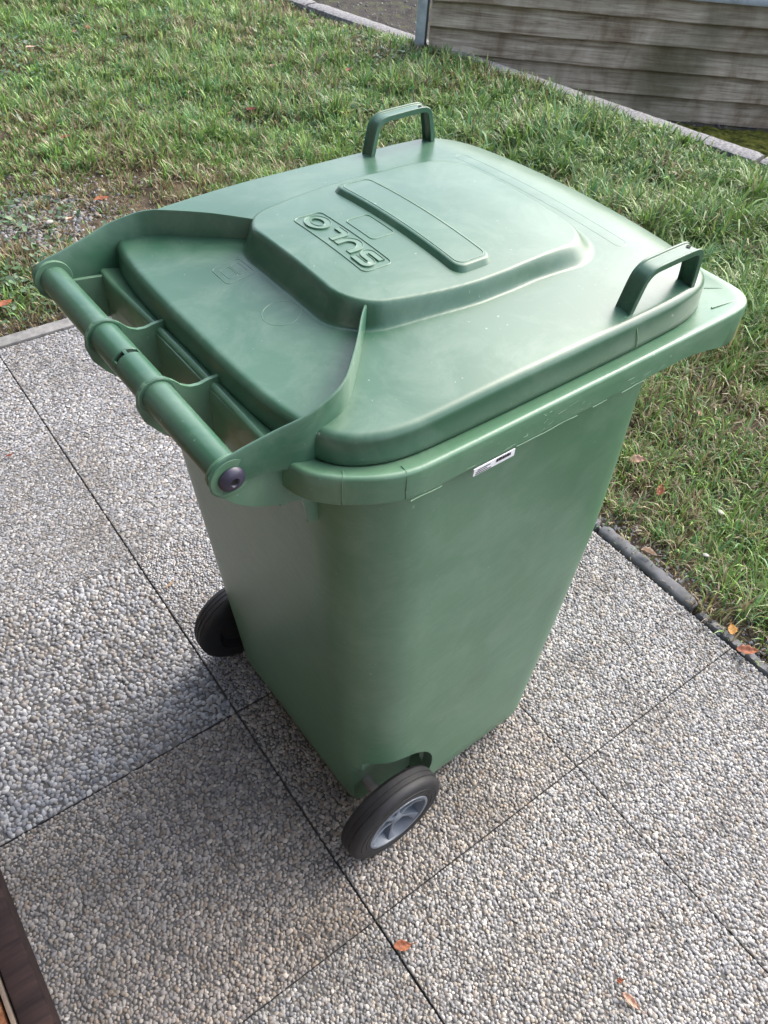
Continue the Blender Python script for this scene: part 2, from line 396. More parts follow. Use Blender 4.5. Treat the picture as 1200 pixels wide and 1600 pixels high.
# ---- wooden plank wall (faces the camera)
def wood_mat(name, cols, scale=1.0, stain=True):
    m, n, b = mat(name)
    tc = N(n, 'ShaderNodeTexCoord'); oi = N(n, 'ShaderNodeObjectInfo')
    add = N(n, 'ShaderNodeVectorMath', operation='ADD'); ml = N(n, 'ShaderNodeMath', operation='MULTIPLY'); ml.inputs[1].default_value = 37.0
    n.links.new(oi.outputs['Random'], ml.inputs[0]); cb = N(n, 'ShaderNodeCombineXYZ'); n.links.new(ml.outputs[0], cb.inputs[0]); n.links.new(ml.outputs[0], cb.inputs[2])
    n.links.new(tc.outputs['Object'], add.inputs[0]); n.links.new(cb.outputs[0], add.inputs[1])
    mp = N(n, 'ShaderNodeMapping'); mp.inputs['Scale'].default_value = (1.2 * scale, 14 * scale, 22 * scale); n.links.new(add.outputs[0], mp.inputs['Vector'])
    g = N(n, 'ShaderNodeTexNoise', Scale=2.5, Detail=9.0, Roughness=.68, Distortion=.7); n.links.new(mp.outputs[0], g.inputs['Vector'])
    r = ramp(n, [(.28, cols[0]), (.5, cols[1]), (.75, cols[2])]); n.links.new(g.outputs['Fac'], r.inputs[0])
    last = r.outputs[0]
    if stain:
        mp2 = N(n, 'ShaderNodeMapping'); mp2.inputs['Scale'].default_value = (3.2, 3, 1.3); n.links.new(add.outputs[0], mp2.inputs['Vector'])
        s = N(n, 'ShaderNodeTexNoise', Scale=1.6, Detail=5.0, Roughness=.6, Distortion=.4); n.links.new(mp2.outputs[0], s.inputs['Vector'])
        sr = ramp(n, [(.34, (.48, .42, .35)), (.50, (.9, .9, .88)), (.66, (1.2, 1.22, 1.24))]); n.links.new(s.outputs['Fac'], sr.inputs[0])
        mx = N(n, 'ShaderNodeMixRGB', blend_type='MULTIPLY'); mx.inputs[0].default_value = .85; n.links.new(last, mx.inputs[1]); n.links.new(sr.outputs[0], mx.inputs[2]); last = mx.outputs[0]
        g2 = N(n, 'ShaderNodeTexNoise', Scale=1.1, Detail=5.0); n.links.new(tc.outputs['Object'], g2.inputs['Vector'])
        gr = ramp(n, [(.56, (0, 0, 0)), (.70, (1, 1, 1))]); n.links.new(g2.outputs['Fac'], gr.inputs[0])
        m2 = N(n, 'ShaderNodeMixRGB'); m2.inputs[2].default_value = (.060, .062, .028, 1)
        k = N(n, 'ShaderNodeMath', operation='MULTIPLY'); k.inputs[1].default_value = .65; n.links.new(gr.outputs[0], k.inputs[0]); n.links.new(k.outputs[0], m2.inputs[0])
        n.links.new(last, m2.inputs[1]); last = m2.outputs[0]
    n.links.new(last, b.inputs['Base Color'])
    bp = N(n, 'ShaderNodeBump', Strength=.5, Distance=.003); n.links.new(g.outputs['Fac'], bp.inputs['Height']); n.links.new(bp.outputs[0], b.inputs['Normal'])
    b.inputs['Roughness'].default_value = .8; b.inputs['Specular IOR Level'].default_value = .25
    return m
WOOD = wood_mat('weathered_wood', [(.12, .088, .058), (.31, .262, .20), (.48, .43, .35)])
WD = 5.2
wn = np.array([.638, .770]); wt = np.array([.770, -.638])
def plane_hit(px, py):
    r = np.array([px - 600, py - 800, fpx]); g = np.array([r @ D2, r @ D1]); t = WD / (wn @ g); q = g * t
    return q @ wt, CAM_H + t * (r @ UP)
s0, zp0 = plane_hit(672, 40)
wall = empty('plank_wall', (wn[0] * WD, wn[1] * WD, LOW), math.atan2(wt[1], wt[0]))
tag(wall, 'weathered grey wooden wall of overlapping boards behind the long grass', 'wall')
jz = [plane_hit(1000, 180)[1], plane_hit(1000, 143)[1], plane_hit(1000, 103)[1], plane_hit(1000, 66)[1], plane_hit(1000, 24)[1]]
jz = sorted(z - LOW for z in jz)
step = (jz[-1] - jz[0]) / 4
jz = [jz[0] + step * k for k in range(6)]
for k in range(6):
    z0, z1 = jz[k], jz[k] + step + .012
    n_ = 40; V = []; F = []; S0, S1 = s0, s0 + 5.2
    rr = np.random.default_rng(100 + k)
    ph = rr.uniform(0, 6, 3)
    for i in range(n_ + 1):
        s = S0 + (S1 - S0) * i / n_
        wob = .0022 * math.sin(s * 4 + ph[0]) + .0012 * math.sin(s * 13 + ph[1])
        # y negative faces the camera (local y = wn direction)
        V += [(s, -.052, z0 + wob), (s, -.054, z0 + wob + .004), (s, -.017, z1), (s, -.004, z1), (s, -.008, z0 + wob)]
    for i in range(n_):
        for q in range(5): a = i * 5 + q; b2 = i * 5 + (q + 1) % 5; F.append((a, b2, b2 + 5, a + 5))
    F.append((0, 1, 2, 3, 4)); F.append(tuple(n_ * 5 + q for q in (4, 3, 2, 1, 0)))
    me = mesh('plank', V, F); bm = bmesh.new(); bm.from_mesh(me); bmesh.ops.recalc_face_normals(bm, faces=bm.faces); bm.to_mesh(me); bm.free()
    link('plank', me, WOOD, wall, angle=35)
box('back_board', s0 + .01, s0 + 5.2, .0, .02, .0, jz[-1] + step, DARK, wall)
box('footing', s0 + .02, s0 + 5.3, -.03, .03, -.02, jz[0] - .03, simple('dark_footing', (.07, .07, .075), .9, var=.5, scale=12, bump=.8), wall)
sr1, zr1 = plane_hit(1200, 10)
box('metal_rail', s0 + .01, s0 + 5.2, -.072, -.056, zr1 - LOW + .012, zr1 - LOW + .06, GALV, wall, .003)
post = empty('wall_post', (wn[0] * WD + wt[0] * (s0 - .035), wn[1] * WD + wt[1] * (s0 - .035), LOW), math.atan2(wt[1], wt[0]))
tag(post, 'pale galvanised metal post standing at the left end of the plank wall', 'post')
box('flange', -.045, .012, -.050, -.044, -.02, .80, GALV, post, .001)
box('web', .010, .022, -.052, .03, -.02, .80, simple('dark_metal', (.05, .055, .06), .5, metal=.4), post, .001)
box('flange', -.045, .012, .024, .030, -.02, .80, GALV, post, .001)

# ---- wooden doorstep at lower left
STEPW = wood_mat('dark_stained_wood', [(.010, .006, .006), (.028, .016, .015), (.055, .030, .024)], 1.6, False)
STEPO = wood_mat('worn_orange_wood', [(.045, .016, .008), (.16, .06, .025), (.30, .16, .075)], 2.2, False)
step_o = empty('wooden_step', (-.40, .3, 0)); tag(step_o, 'dark brown wooden step with a worn reddish tread beside the paving', 'step')
def lbox(name, x0, x1, y0, y1, z0, z1, m, bev): return box(name, x0 + .40, x1 + .40, y0 - .3, y1 - .3, z0, z1, m, step_o, bev)
lbox('edge_board', -.205, -.163, -1.2, 1.6, .002, .085, STEPW, .004)
lbox('lip', -.214, -.208, -1.2, 1.6, .004, .089, simple('bare_wood', (.20, .15, .11), .8, var=.3), .001)
lbox('tread', -.42, -.218, -1.2, 1.6, .004, .088, STEPO, .004)
lbox('tread', -.64, -.426, -1.2, 1.6, .004, .088, STEPO, .004)

# ================================================================== THE BIN
YAW = R(1.5)
BIN = empty('wheelie_bin', (.32, .697, 0), YAW)
tag(BIN, 'large green two-wheeled rubbish bin with closed lid standing on the paving', 'rubbish bin')
def rrect(u0, u1, hw, r, n_c=10, n_s=14):
    """counter-clockwise rounded rectangle in (u, v)"""
    P = []
    for (cu, cv, a0) in ((u1 - r, -hw + r, -90), (u1 - r, hw - r, 0), (u0 + r, hw - r, 90), (u0 + r, -hw + r, 180)):
        for k in range(n_c + 1):
            a = R(a0 + 90 * k / n_c); P.append((cu + r * math.cos(a), cv + r * math.sin(a)))
    return resample(np.array(P), 4 * (n_c + n_s), True)
# ---- body shell
zs = [.03, .4, .6, .76, .88, .94]; uf = [.512, .52, .52, .506, .490, .486]
loops = []
for z, ins in [(.022, .030), (.024, .016), (.032, .005), (.045, 0)] + [(z, 0) for z in np.linspace(.08, .95, 30)]:
    hw = .243 + .036 * z / .93 - ins; u0 = .085 - .103 * z + ins; u1 = float(np.interp(z, zs, uf)) - ins
    L = rrect(u0, u1, hw, max(.075 + .012 * z - ins, .03)); loops.append(np.c_[L, np.full(len(L), z)])
body = link('body', loft('body', loops), GREEN, BIN, angle=60)
cutters = []
for sgn in (-1, 1):
    prof = [(sgn * .196, 0.0), (sgn * .196, .090), (sgn * .206, .106), (sgn * .34, .110), (sgn * .34, 0.0)]
    c = link('c', lathe_v('c', prof, 64, .107, .100, True), None, BIN)
    m = body.modifiers.new('cut', 'BOOLEAN'); m.operation = 'DIFFERENCE'; m.object = c; m.solver = 'EXACT'; cutters.append(c)
    c3 = link('c3', lathe_v('c3', [(sgn * .218, .0), (sgn * .218, .120), (sgn * .226, .131), (sgn * .34, .140), (sgn * .34, .0)], 64, .088, .108, True), None, BIN)
    m = body.modifiers.new('cut3', 'BOOLEAN'); m.operation = 'DIFFERENCE'; m.object = c3; m.solver = 'EXACT'; cutters.append(c3)
    # slot down to the ground under the arch
    bm = bmesh.new(); box_bm(bm, .107 - .1095, .107 + .1095, min(sgn * .197, sgn * .34), max(sgn * .197, sgn * .34), -.05, .099)
    c2 = link('c2', bm_mesh('c2', bm), None, BIN); m = body.modifiers.new('cut2', 'BOOLEAN'); m.operation = 'DIFFERENCE'; m.object = c2; m.solver = 'EXACT'; cutters.append(c2)
bpy.context.view_layer.update()
dg = bpy.context.evaluated_depsgraph_get()
me = bpy.data.meshes.new_from_object(body.evaluated_get(dg)); body.modifiers.clear(); body.data = me
me.polygons.foreach_set('use_smooth', np.ones(len(me.polygons), dtype=bool)); me.set_sharp_from_angle(angle=R(45))
for c in cutters: bpy.data.objects.remove(c)

# ---- rim (collar) round the top of the body
half = [(-.045, 0), (-.046, .10), (-.047, .19), (-.040, .228), (-.021, .252), (-.001, .267), (.02, .279), (.05, .2885), (.10, .2905), (.25, .291), (.42, .291), (.54, .2905),
        (.585, .288), (.606, .281), (.619, .266), (.624, .245), (.626, .18), (.627, .08)]
RIMO = catmull([(u, -v) for u, v in half] + [(.627, 0)] + [(u, v) for u, v in reversed(half[1:])], 300)
RN = normals2d(RIMO)
hl = [(-.034, 0), (-.034, .07), (-.031, .14), (-.024, .19), (-.016, .216), (-.002, .237), (.02, .252), (.05, .262), (.10, .2665), (.25, .268), (.42, .267), (.50, .262),
      (.545, .248), (.578, .222), (.596, .18), (.605, .10)]
LO = catmull([(u, -v) for u, v in hl] + [(.608, 0)] + [(u, v) for u, v in reversed(hl[1:])], 520)
LN = normals2d(LO)
def zrim(u): return .971 + 0 * u
def zbot(u): return .936 - .021 * smooth01((u - .47) / .14)
def rl(off, z): return np.c_[RIMO + RN * off, z * np.ones(len(RIMO))]
uu = RIMO[:, 0]
loops = [rl(-.012, zbot(uu) + .004), rl(-.0045, zbot(uu)), rl(-.001, zbot(uu) + .0005), rl(.0, zbot(uu) + .002), rl(-.0005, .955), rl(-.001, .9672), rl(-.0018, .9694), rl(-.0035, .9710), rl(-.006, .9715),
]
LI = resample(LO - LN * .012, 300)
for q in (.2, .4, .6, .8, 1.0): loops.append(np.c_[(RIMO - RN * .006) * (1 - q) + LI * q, np.full(300, .9712 - .0090 * q)])
def ring_fill(loops):      # underside back to the body wall
    return loops
rim = link('rim', loft('rim', loops, False, False), GREEN, BIN, angle=35)
sf = rim.modifiers.new('thick', 'SOLIDIFY'); sf.thickness = .003; sf.offset = -1
# ---- crumpled ribs on the front corner of the rim
def tube(name, pts, rad, m, parent, seg=8, flat=1.0, caps=True):
    P = np.array(pts, float); T = np.gradient(P, axis=0); T /= np.linalg.norm(T, axis=1)[:, None]
    loops = []
    for p, t in zip(P, T):
        up = np.array([0, 0, 1.0]); s = np.cross(t, up)
        if np.linalg.norm(s) < 1e-3: s = np.array([0, 1.0, 0])
        s /= np.linalg.norm(s); w = np.cross(s, t)
        loops.append(np.array([p + s * rad * math.cos(a) + w * rad * flat * math.sin(a) for a in np.linspace(0, 2 * math.pi, seg, endpoint=False)]))
    return link(name, loft(name, loops, caps, caps), m, parent, angle=60)
for sg in (-1, 1):
    tube('rim_rib', catmull([(.555, sg * .262, .9675), (.585, sg * .268, .9690), (.612, sg * .272, .9690)], 12, False), .0012, GREEN, rim, flat=.8)
    tube('rim_rib', catmull([(.590, sg * .225, .9655), (.603, sg * .238, .9680), (.617, sg * .250, .9690)], 12, False), .0012, GREEN, rim, flat=.8)

# ---- lid
def lid_base(u, v):
    z = 1.007 + .015 * (1 - (v / .268) ** 2)
    z = z - .023 * smooth01((.22 - u) / .25) * (1 - .72 * np.clip(v / .268, -1, 1) ** 2)
    z = z - .030 * np.clip((u - .49) / .12, 0, 2) ** 2
    return z
def panel_sdf(u, v):
    hw = .139 - .030 * np.clip((.26 - u) / .16, 0, 1) ** 1.6 - .006 * np.clip((u - .30) / .15, 0, 1)
    cu, hu, r = .272, .172, .040
    qx = np.abs(u - cu) - hu + r; qy = np.abs(v) - hw + r
    return np.hypot(np.maximum(qx, 0), np.maximum(qy, 0)) + np.minimum(np.maximum(qx, qy), 0) - r
def lid_z(u, v):
    u = np.asarray(u, float); v = np.asarray(v, float)
    zb = lid_base(u, v)
    d = panel_sdf(u, v)
    w = .013 + .012 * smooth01((u - .33) / .12)
    t = np.clip(1 - d / w, 0, 1)
    ttop = 1.0375 + .008 * (1 - (v / .14) ** 2) - .004 * smooth01((u - .36) / .1)
    # slightly sharp top edge, soft foot
    sm = np.where(t > .82, 1 - (1 - t) ** 2 / (.18 * 2) * .55 , t * .98)
    sm = smooth01(t) * .55 + t * .45
    h = np.maximum(ttop - zb, 0)
    return zb + h * sm
ctr = np.array([.28, 0.0])
loops = []
def lring(P, z): return np.c_[P, z]
loops.append(lring(LO - LN * .006, np.full(len(LO), .968)))
loops.append(lring(LO - LN * .0015, np.full(len(LO), .9665)))
loops.append(lring(LO, np.full(len(LO), .968)))
rc = .0095
wall_top = lid_z(*(LO - LN * rc).T)
for q in (.25, .5, .75): loops.append(lring(LO - LN * (.0018 * q), .968 + (wall_top - rc - .968) * q))
for a in np.linspace(0, 90, 9):
    d = .0018 + rc * (1 - math.cos(R(a)))
    P = LO - LN * d; zt = lid_z(*P.T)
    loops.append(lring(P, zt - rc * (1 - math.sin(R(a)))))
base_in = LO - LN * (.0018 + rc)
# pull noise-free rings to the centre
nr = 140
for k in range(1, nr):
    s = 1 - k / nr
    P = ctr + (base_in - ctr) * s
    # even rings: blend star shape to an ellipse near the centre
    loops.append(lring(P, lid_z(*P.T)))
V = np.vstack(loops); n = len(LO); F = []
idx = np.arange(n); nxt = (idx + 1) % n
quads = []
for k in range(len(loops) - 1): quads.append(np.stack([k * n + idx, k * n + nxt, (k + 1) * n + nxt, (k + 1) * n + idx], 1))
F = [tuple(f) for f in np.vstack(quads).tolist()]
V = np.vstack([V, [[ctr[0], ctr[1], float(lid_z(*ctr))]]]); ci = len(V) - 1; kk = (len(loops) - 1) * n
F += [(kk + i, kk + (i + 1) % n, ci) for i in range(n)]
lid = link('lid', mesh('lid', V, F), GREEN_LID, BIN)
# small dent on the lid near the panel
def ridge(name, P, wb, wt_, h, closed, parent=None, m=None, base=-.0006):
    P = np.array(P, float); Nn = normals2d(P, closed)
    loops = []
    prof = ((-wb / 2, base), (-wt_ / 2, h * .85), (-wt_ / 4, h), (wt_ / 4, h), (wt_ / 2, h * .85), (wb / 2, base))
    if name == 'lettering': prof = ((-wb / 2, base), (-wb / 2 + .0003, h * 1.15), (-wb / 2 + .0009, h * 1.2), (-wb / 2 + .0015, h * .7), (wb / 2 - .0015, h * .7), (wb / 2 - .0009, h * 1.2), (wb / 2 - .0003, h * 1.15), (wb / 2, base))
    for off, hh in prof:
        Q = P + Nn * off; loops.append(np.c_[Q, lid_z(*Q.T) + hh])
    n = len(P); V = np.vstack(loops); F = []
    for k in range(len(loops) - 1):
        for i in range(n if closed else n - 1):
            j = (i + 1) % n; F.append((k * n + i, k * n + j, (k + 1) * n + j, (k + 1) * n + i))
    if not closed: F += [tuple(k * n for k in range(len(loops))), tuple(k * n + n - 1 for k in reversed(range(len(loops))))]
    me = mesh(name, V, F); bm = bmesh.new(); bm.from_mesh(me); bmesh.ops.recalc_face_normals(bm, faces=bm.faces)
    bm.to_mesh(me); bm.free()
    return link(name, me, m or GREEN_WORN_HIGHLIT, parent or lid, angle=50)
def rr2(u0, u1, v0, v1, r, n=90):
    P = []
    for (cu, cv, a0) in ((u1 - r, v0 + r, -90), (u1 - r, v1 - r, 0), (u0 + r, v1 - r, 90), (u0 + r, v0 + r, 180)):
        for k in range(9): a = R(a0 + 90 * k / 8); P.append((cu + r * math.cos(a), cv + r * math.sin(a)))
    return resample(np.array(P), n, True)
# long raised name plate across the panel
def plate(name, u0, u1, hv, r, h, taper):
    P = rr2(u0, u1, -hv, hv, r, 160); Nn = normals2d(P); loops = []
    for off, hh in ((taper + .002, -.002), (taper, .0002), (taper * .25, h * .8), (0, h * .97), (-.002, h)):
        Q = P + Nn * off; loops.append(np.c_[Q, lid_z(*Q.T) + hh])
    c = np.array([(u0 + u1) / 2, 0.])
    hv_ = hv
    for s in np.linspace(.97, .0, 12):
        Q = np.stack([c[0] + (loops[4][:, 0] - c[0]) * s, loops[4][:, 1] * (.6 + .4 * s if s > .0 else .6)], 1) if s > 0 else np.stack([np.full(len(P), c[0]), loops[4][:, 1] * .6], 1)
        loops.append(np.c_[Q, lid_z(*Q.T) + h])
    return link(name, loft(name, loops, False, False), GREEN_LID, lid, angle=60)
pl_ = plate('name_plate', .243, .292, .117, .010, .0065, .0050)
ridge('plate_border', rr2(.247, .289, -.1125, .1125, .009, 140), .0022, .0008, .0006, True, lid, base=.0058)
for o in (bpy.data.objects['plate_border'],):
    pass
# border must ride on the plate
o = bpy.data.objects['plate_border']; mv = np.zeros(len(o.data.vertices) * 3); o.data.vertices.foreach_get('co', mv); mv = mv.reshape(-1, 3)
mv[:, 2] = np.where(mv[:, 2] - lid_z(mv[:, 0], mv[:, 1]) > .005, mv[:, 2], mv[:, 2] + .0065); o.data.vertices.foreach_set('co', mv.ravel())
# embossed maker's name, read from the front of the bin
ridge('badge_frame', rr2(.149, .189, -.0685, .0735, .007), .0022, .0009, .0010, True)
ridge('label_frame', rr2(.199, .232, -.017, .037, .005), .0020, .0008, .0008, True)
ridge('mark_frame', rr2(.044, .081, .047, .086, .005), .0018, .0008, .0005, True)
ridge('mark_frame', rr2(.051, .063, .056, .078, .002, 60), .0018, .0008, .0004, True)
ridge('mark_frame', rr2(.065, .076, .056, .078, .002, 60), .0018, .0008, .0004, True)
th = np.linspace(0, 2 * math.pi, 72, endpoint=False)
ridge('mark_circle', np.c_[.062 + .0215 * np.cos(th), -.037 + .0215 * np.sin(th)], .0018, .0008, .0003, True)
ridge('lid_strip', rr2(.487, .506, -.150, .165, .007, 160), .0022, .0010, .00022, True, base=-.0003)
def glyph(ch, v0, w, hgt, ub):
    """strokes in (x right = +v, y up = -u); returns list of polylines in (u, v)"""
    def arc(cx, cy, rx, ry, a0, a1, n=18): return [(cx + rx * math.cos(R(a)), cy + ry * math.sin(R(a))) for a in np.linspace(a0, a1, n)]
    i = .0038
    x0, x1, y0, y1 = i, w - i, i, hgt - i; cx = (x0 + x1) / 2; rx = (x1 - x0) / 2; ym = hgt / 2
    if ch == 'S':
        ry = (y1 - y0) / 4
        P = [(x1, y1 - .0002)] + [(x1 - .002, y1)] + arc(x0 + ry, y1 - ry, ry, ry, 90, 270) + arc(x1 - ry, y0 + ry, ry, ry, 90, -90) + [(x0 + .001, y0), (x0, y0 + .0002)]
        L = [P]
    elif ch == 'U': L = [[(x0, y1), (x0, y0 + rx)] + arc(cx, y0 + rx, rx, rx, 180, 360)[1:-1] + [(x1, y0 + rx), (x1, y1)]]
    elif ch == 'L': L = [[(x0, y1), (x0, y0 + .004)] + arc(x0 + .004, y0 + .004, .004, .004, 180, 270, 6) + [(x1, y0)]]
    else: L = [arc(cx, ym, rx, (y1 - y0) / 2, 0, 360, 44)]
    return [[(ub - y, v0 + x) for x, y in P] for P in L]
v = -.0625
for ch, w in (('S', .030), ('U', .031), ('L', .026), ('O', .036)):
    for P in glyph(ch, v, w, .0295, .1838):
        P = np.array(P); closed = ch == 'O'
        P = resample(P[:-1] if closed else P, 60, closed)
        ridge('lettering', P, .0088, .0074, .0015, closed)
    v += w + .0025
# side arms running from the handle over the lid to the panel
def arm(sg):
    pts = np.array([(-.1235, .2035, .974, .9925), (-.116, .2040, .966, 1.0005), (-.104, .2045, .963, 1.0045), (-.085, .2050, .970, 1.0085), (-.055, .208, .967, 1.015), (-.022, .2125, .963, 1.0225),
                    (.012, .2075, .975, 1.0300), (.030, .199, .980, 1.0330), (.040, .191, .985, 1.0340), (.058, .174, .990, 1.0355), (.080, .152, .992, 1.0370), (.100, .130, .994, 1.0375), (.119, .111, .996, 1.0365)])
    C = catmull(pts, 70, False)
    Nn = normals2d(C[:, :2], False); t = .0019; loops = []
    for c, nn in zip(C, Nn):
        u, v_, z0, z1 = c; L = []
        for off, z in ((-t * 1.4, z0), (-t, z1 - .0015), (-t * .4, z1), (t * .4, z1), (t, z1 - .0015), (t * 1.4, z0)):
            L.append((u + nn[0] * off, sg * (v_ + nn[1] * off), z))
        loops.append(np.array(L))
    me = loft('side_arm', loops); bm = bmesh.new(); bm.from_mesh(me); bmesh.ops.recalc_face_normals(bm, faces=bm.faces); bm.to_mesh(me); bm.free()
    return link('side_arm', me, GREEN_LID, lid, angle=40)
arm(-1); arm(1)
# grab handles on the front corners of the lid
def grip(sg):
    path = catmull([(.386, .990), (.391, 1.012), (.398, 1.043), (.403, 1.052), (.412, 1.0575), (.43, 1.059), (.475, 1.060), (.490, 1.0585), (.4965, 1.052), (.499, 1.043), (.505, 1.015), (.508, .985)], 60, False)
    Nn = normals2d(path, False); loops = []
    vc = .2425; hw = .0108
    prof = [(-hw, -.0045), (-hw, .0035), (-hw + .0025, .0035), (-hw + .003, .0012), (hw - .003, .0012), (hw - .0025, .0035), (hw, .0035), (hw, -.0045), (hw - .0025, -.0045), (hw - .003, -.0018), (-hw + .003, -.0018), (-hw + .0025, -.0045)]
    for i, (p, nn) in enumerate(zip(path, Nn)):
        lean = (p[1] - 1.0) * .03
        loops.append(np.array([(p[0] - nn[0] * b_, sg * (vc + a + lean), p[1] - nn[1] * b_) for a, b_ in prof]))
    me = loft('lid_handle', loops); bm = bmesh.new(); bm.from_mesh(me); bmesh.ops.recalc_face_normals(bm, faces=bm.faces); bm.to_mesh(me); bm.free()
    o = link('lid_handle', me, GREEN_LID, lid, angle=40); add_bevel(o, .0009)
    me = lathe_v('handle_hole_disc', [(0, 0.0), (0, .0028), (.0004, .0028)], 16, 0, 0, False)
    h = link('handle_hole_disc', me, DARK, o, smooth=False); h.rotation_euler = (R(90), 0, 0); h.location = (.482, sg * .2425, 1.0618)  # no opening: a flat black disc paints the hole's shaded inside
for sg in (-1, 1): grip(sg)

# ---- handle bar with collars
hu, hz = -.102, .980
TR = .0165
def barseg(v0, v1, r0, r1): return link('handle_bar', lathe_v('handle_bar', [(v0, .003), (v0, r0 - .001), (v0 + .001, r0), (v1 - .001, r1), (v1, r1 - .001), (v1, .003)], 40, hu, hz), GREEN_LID, BIN, angle=40)
barseg(-.1995, -.0625, TR, TR + .0006); barseg(.0625, .1995, TR + .0006, TR)
o = barseg(-.0600, -.0035, TR + .0009, TR + .0009); o = barseg(.0035, .0600, TR + .0009, TR + .0009)
link('handle_bar', lathe_v('handle_bar', [(-.006, .003), (-.006, TR - .003), (.006, TR - .003), (.006, .003)], 32, hu, hz), DARK, BIN, angle=40)
# bridge in the slot, all round except the open top quarter
def arc_piece(name, a0, a1, v0, v1, r0, r1, m):
    A = np.linspace(R(a0), R(a1), 24); loops = []
    for a in A: loops.append(np.array([(hu + r * math.cos(a), v_, hz + r * math.sin(a)) for v_, r in ((v0, r0), (v0, r1), (v1, r1), (v1, r0))]))
    me = loft(name, loops); bm = bmesh.new(); bm.from_mesh(me); bmesh.ops.recalc_face_normals(bm, faces=bm.faces); bm.to_mesh(me); bm.free()
    link(name, me, m, BIN, angle=40)
arc_piece('slot_bridge', 150, 410, -.0036, .0036, TR - .004, TR + .0008, GREEN_LID)
arc_piece('slot_bridge', 92, 104, -.0036, .0036, TR - .004, TR + .0004, GREEN_LID)
for vv in (-.0612, .0612):
    prof = [(vv - .0026, TR - .002), (vv - .0026, TR + .0030), (vv - .0014, TR + .0044), (vv + .0014, TR + .0044), (vv + .0026, TR + .0030), (vv + .0026, TR - .002)]
    link('collar', lathe_v('collar', prof, 40, hu, hz), GREEN_LID, BIN, angle=40)
    out = [(-.102, 1.0005), (-.092, .9985), (-.083, .991), (-.075, .982), (-.066, .9765), (-.055, .975), (-.046, .977), (-.030, .977), (-.030, .868), (-.046, .874), (-.062, .886), (-.080, .904), (-.095, .922), (-.109, .938), (-.1205, .955), (-.1248, .972), (-.1225, .988), (-.114, .998)]
    out = resample(np.array(out), 90)
    o = link('bracket', prism_v('bracket', [tuple(p) for p in out], vv - .0022, vv + .0022), GREEN, BIN, smooth=True, angle=40)
# end cheeks below the arms
for sg in (-1, 1):
    out = catmull([(-.124, .980), (-.1205, .966), (-.110, .955), (-.098, .941), (-.080, .927), (-.058, .916), (-.036, .909), (-.026, .905), (-.0215, .897), (-.0185, .882), (-.0165, .866)], 60, False).tolist()
    out += [(-.0165, .8655), (.000, .8625), (.001, .880), (.004, .930), (.006, .965), (-.03, .966), (-.060, .970), (-.085, .973)]
    out += [(hu + .0225 * math.cos(a), hz + .0225 * math.sin(a)) for a in np.linspace(R(-10), R(178), 24)]
    v0, v1 = sorted((sg * .1985, sg * .2035))
    o = link('cheek', prism_v('cheek', out, v0, v1), GREEN, BIN, angle=40); add_bevel(o, .0008)
    # raised boss, flowing into the arm above
    boss = [(hu + .0215 * math.cos(a), hz + .0215 * math.sin(a)) for a in np.linspace(0, 2 * math.pi, 48, endpoint=False)]
    v0, v1 = sorted((sg * .200, sg * .2068)); o = link('boss', prism_v('boss', boss, v0, v1), GREEN, BIN, angle=40); add_bevel(o, .001)
    e = sg * .2068
    prof = [(e, .001), (e + sg * .0, .0125), (e + sg * .0015, .0135), (e + sg * .004, .0125), (e + sg * .0065, .009), (e + sg * .0075, .0048), (e + sg * .0055, .0036), (e + sg * .005, .001)]
    link('bolt', lathe_v('bolt', prof, 36, hu, hz, False), BOLT_M, BIN, angle=50)
    link('bolt_hole', lathe_v('bolt_hole', [(e + sg * .0058, .0001), (e + sg * .0062, .0034)], 20, hu, hz, False), DARK, BIN, smooth=False)
# rear hinge shelf: a web joining rim and brackets low down, with gaps
box('hinge_web', -.046, -.036, -.197, .197, .900, .9655, GREEN, BIN, .002)

PALE = simple('pale_green_edge', (.18, .30, .19), .5, bump=0)
for (a, b_) in ((.045, .085), (.190, .285), (.31, .335), (.36, .405)):
    us = np.linspace(a, b_, 14); tube('moulding_flash', [(u, -.2909 - .0004 * math.sin(u * 90), float(zbot(u)) + .0003 * math.sin(u * 150)) for u in us], .0006, PALE, rim, seg=5)
tube('mould_seam', [(.380, -.2525, float(lid_z(.380, -.2525)) + .0001), (.386, -.2600, 1.0055), (.391, -.2655, .998), (.396, -.2675, .985), (.400, -.2682, .969)], .0006, PALE, lid, seg=5)
for (tu, tv) in ((-.012, -.259), (.040, -.286)):
    k = int(np.argmin(np.hypot(RIMO[:, 0] - tu, RIMO[:, 1] - tv))); p = RIMO[k]; q_ = RN[k]
    tube('mould_seam', [(p[0] + q_[0] * o_, p[1] + q_[1] * o_, z_) for o_, z_ in ((-.0002, .938), (.0000, .950), (-.0006, .962), (-.0012, .9675), (-.0036, .9710), (-.007, .9714), (-.015, .9695))], .00055, GREEN, rim, seg=5)
rs = random.Random(11); V = []; F = []
def dash(p, q, w):
    b0 = len(V); d = (Vector(q) - Vector(p)).normalized(); up_ = Vector((0, -.25, .97)); 
    for pt in (p, q):
        V.append(tuple(Vector(pt) - up_ * w)); V.append(tuple(Vector(pt) + up_ * w)); V.append(tuple(Vector(pt) + Vector((0, -w * 1.2, 0))))
    F.extend([(b0, b0 + 2, b0 + 5, b0 + 3), (b0 + 2, b0 + 1, b0 + 4, b0 + 5), (b0 + 1, b0, b0 + 3, b0 + 4)])
for k in range(26):
    u = rs.uniform(.08, .45); z = rs.uniform(.940, .966); L = rs.choice([.002, .004, .007, .012]); dash((u, -.2913, z), (u + L, -.2913, z + L * rs.uniform(-.1, .35)), .00022)
scr_ = link('scratches', mesh('scratches', V, F), PALE, rim, smooth=False); tag(scr_, kind='stuff')
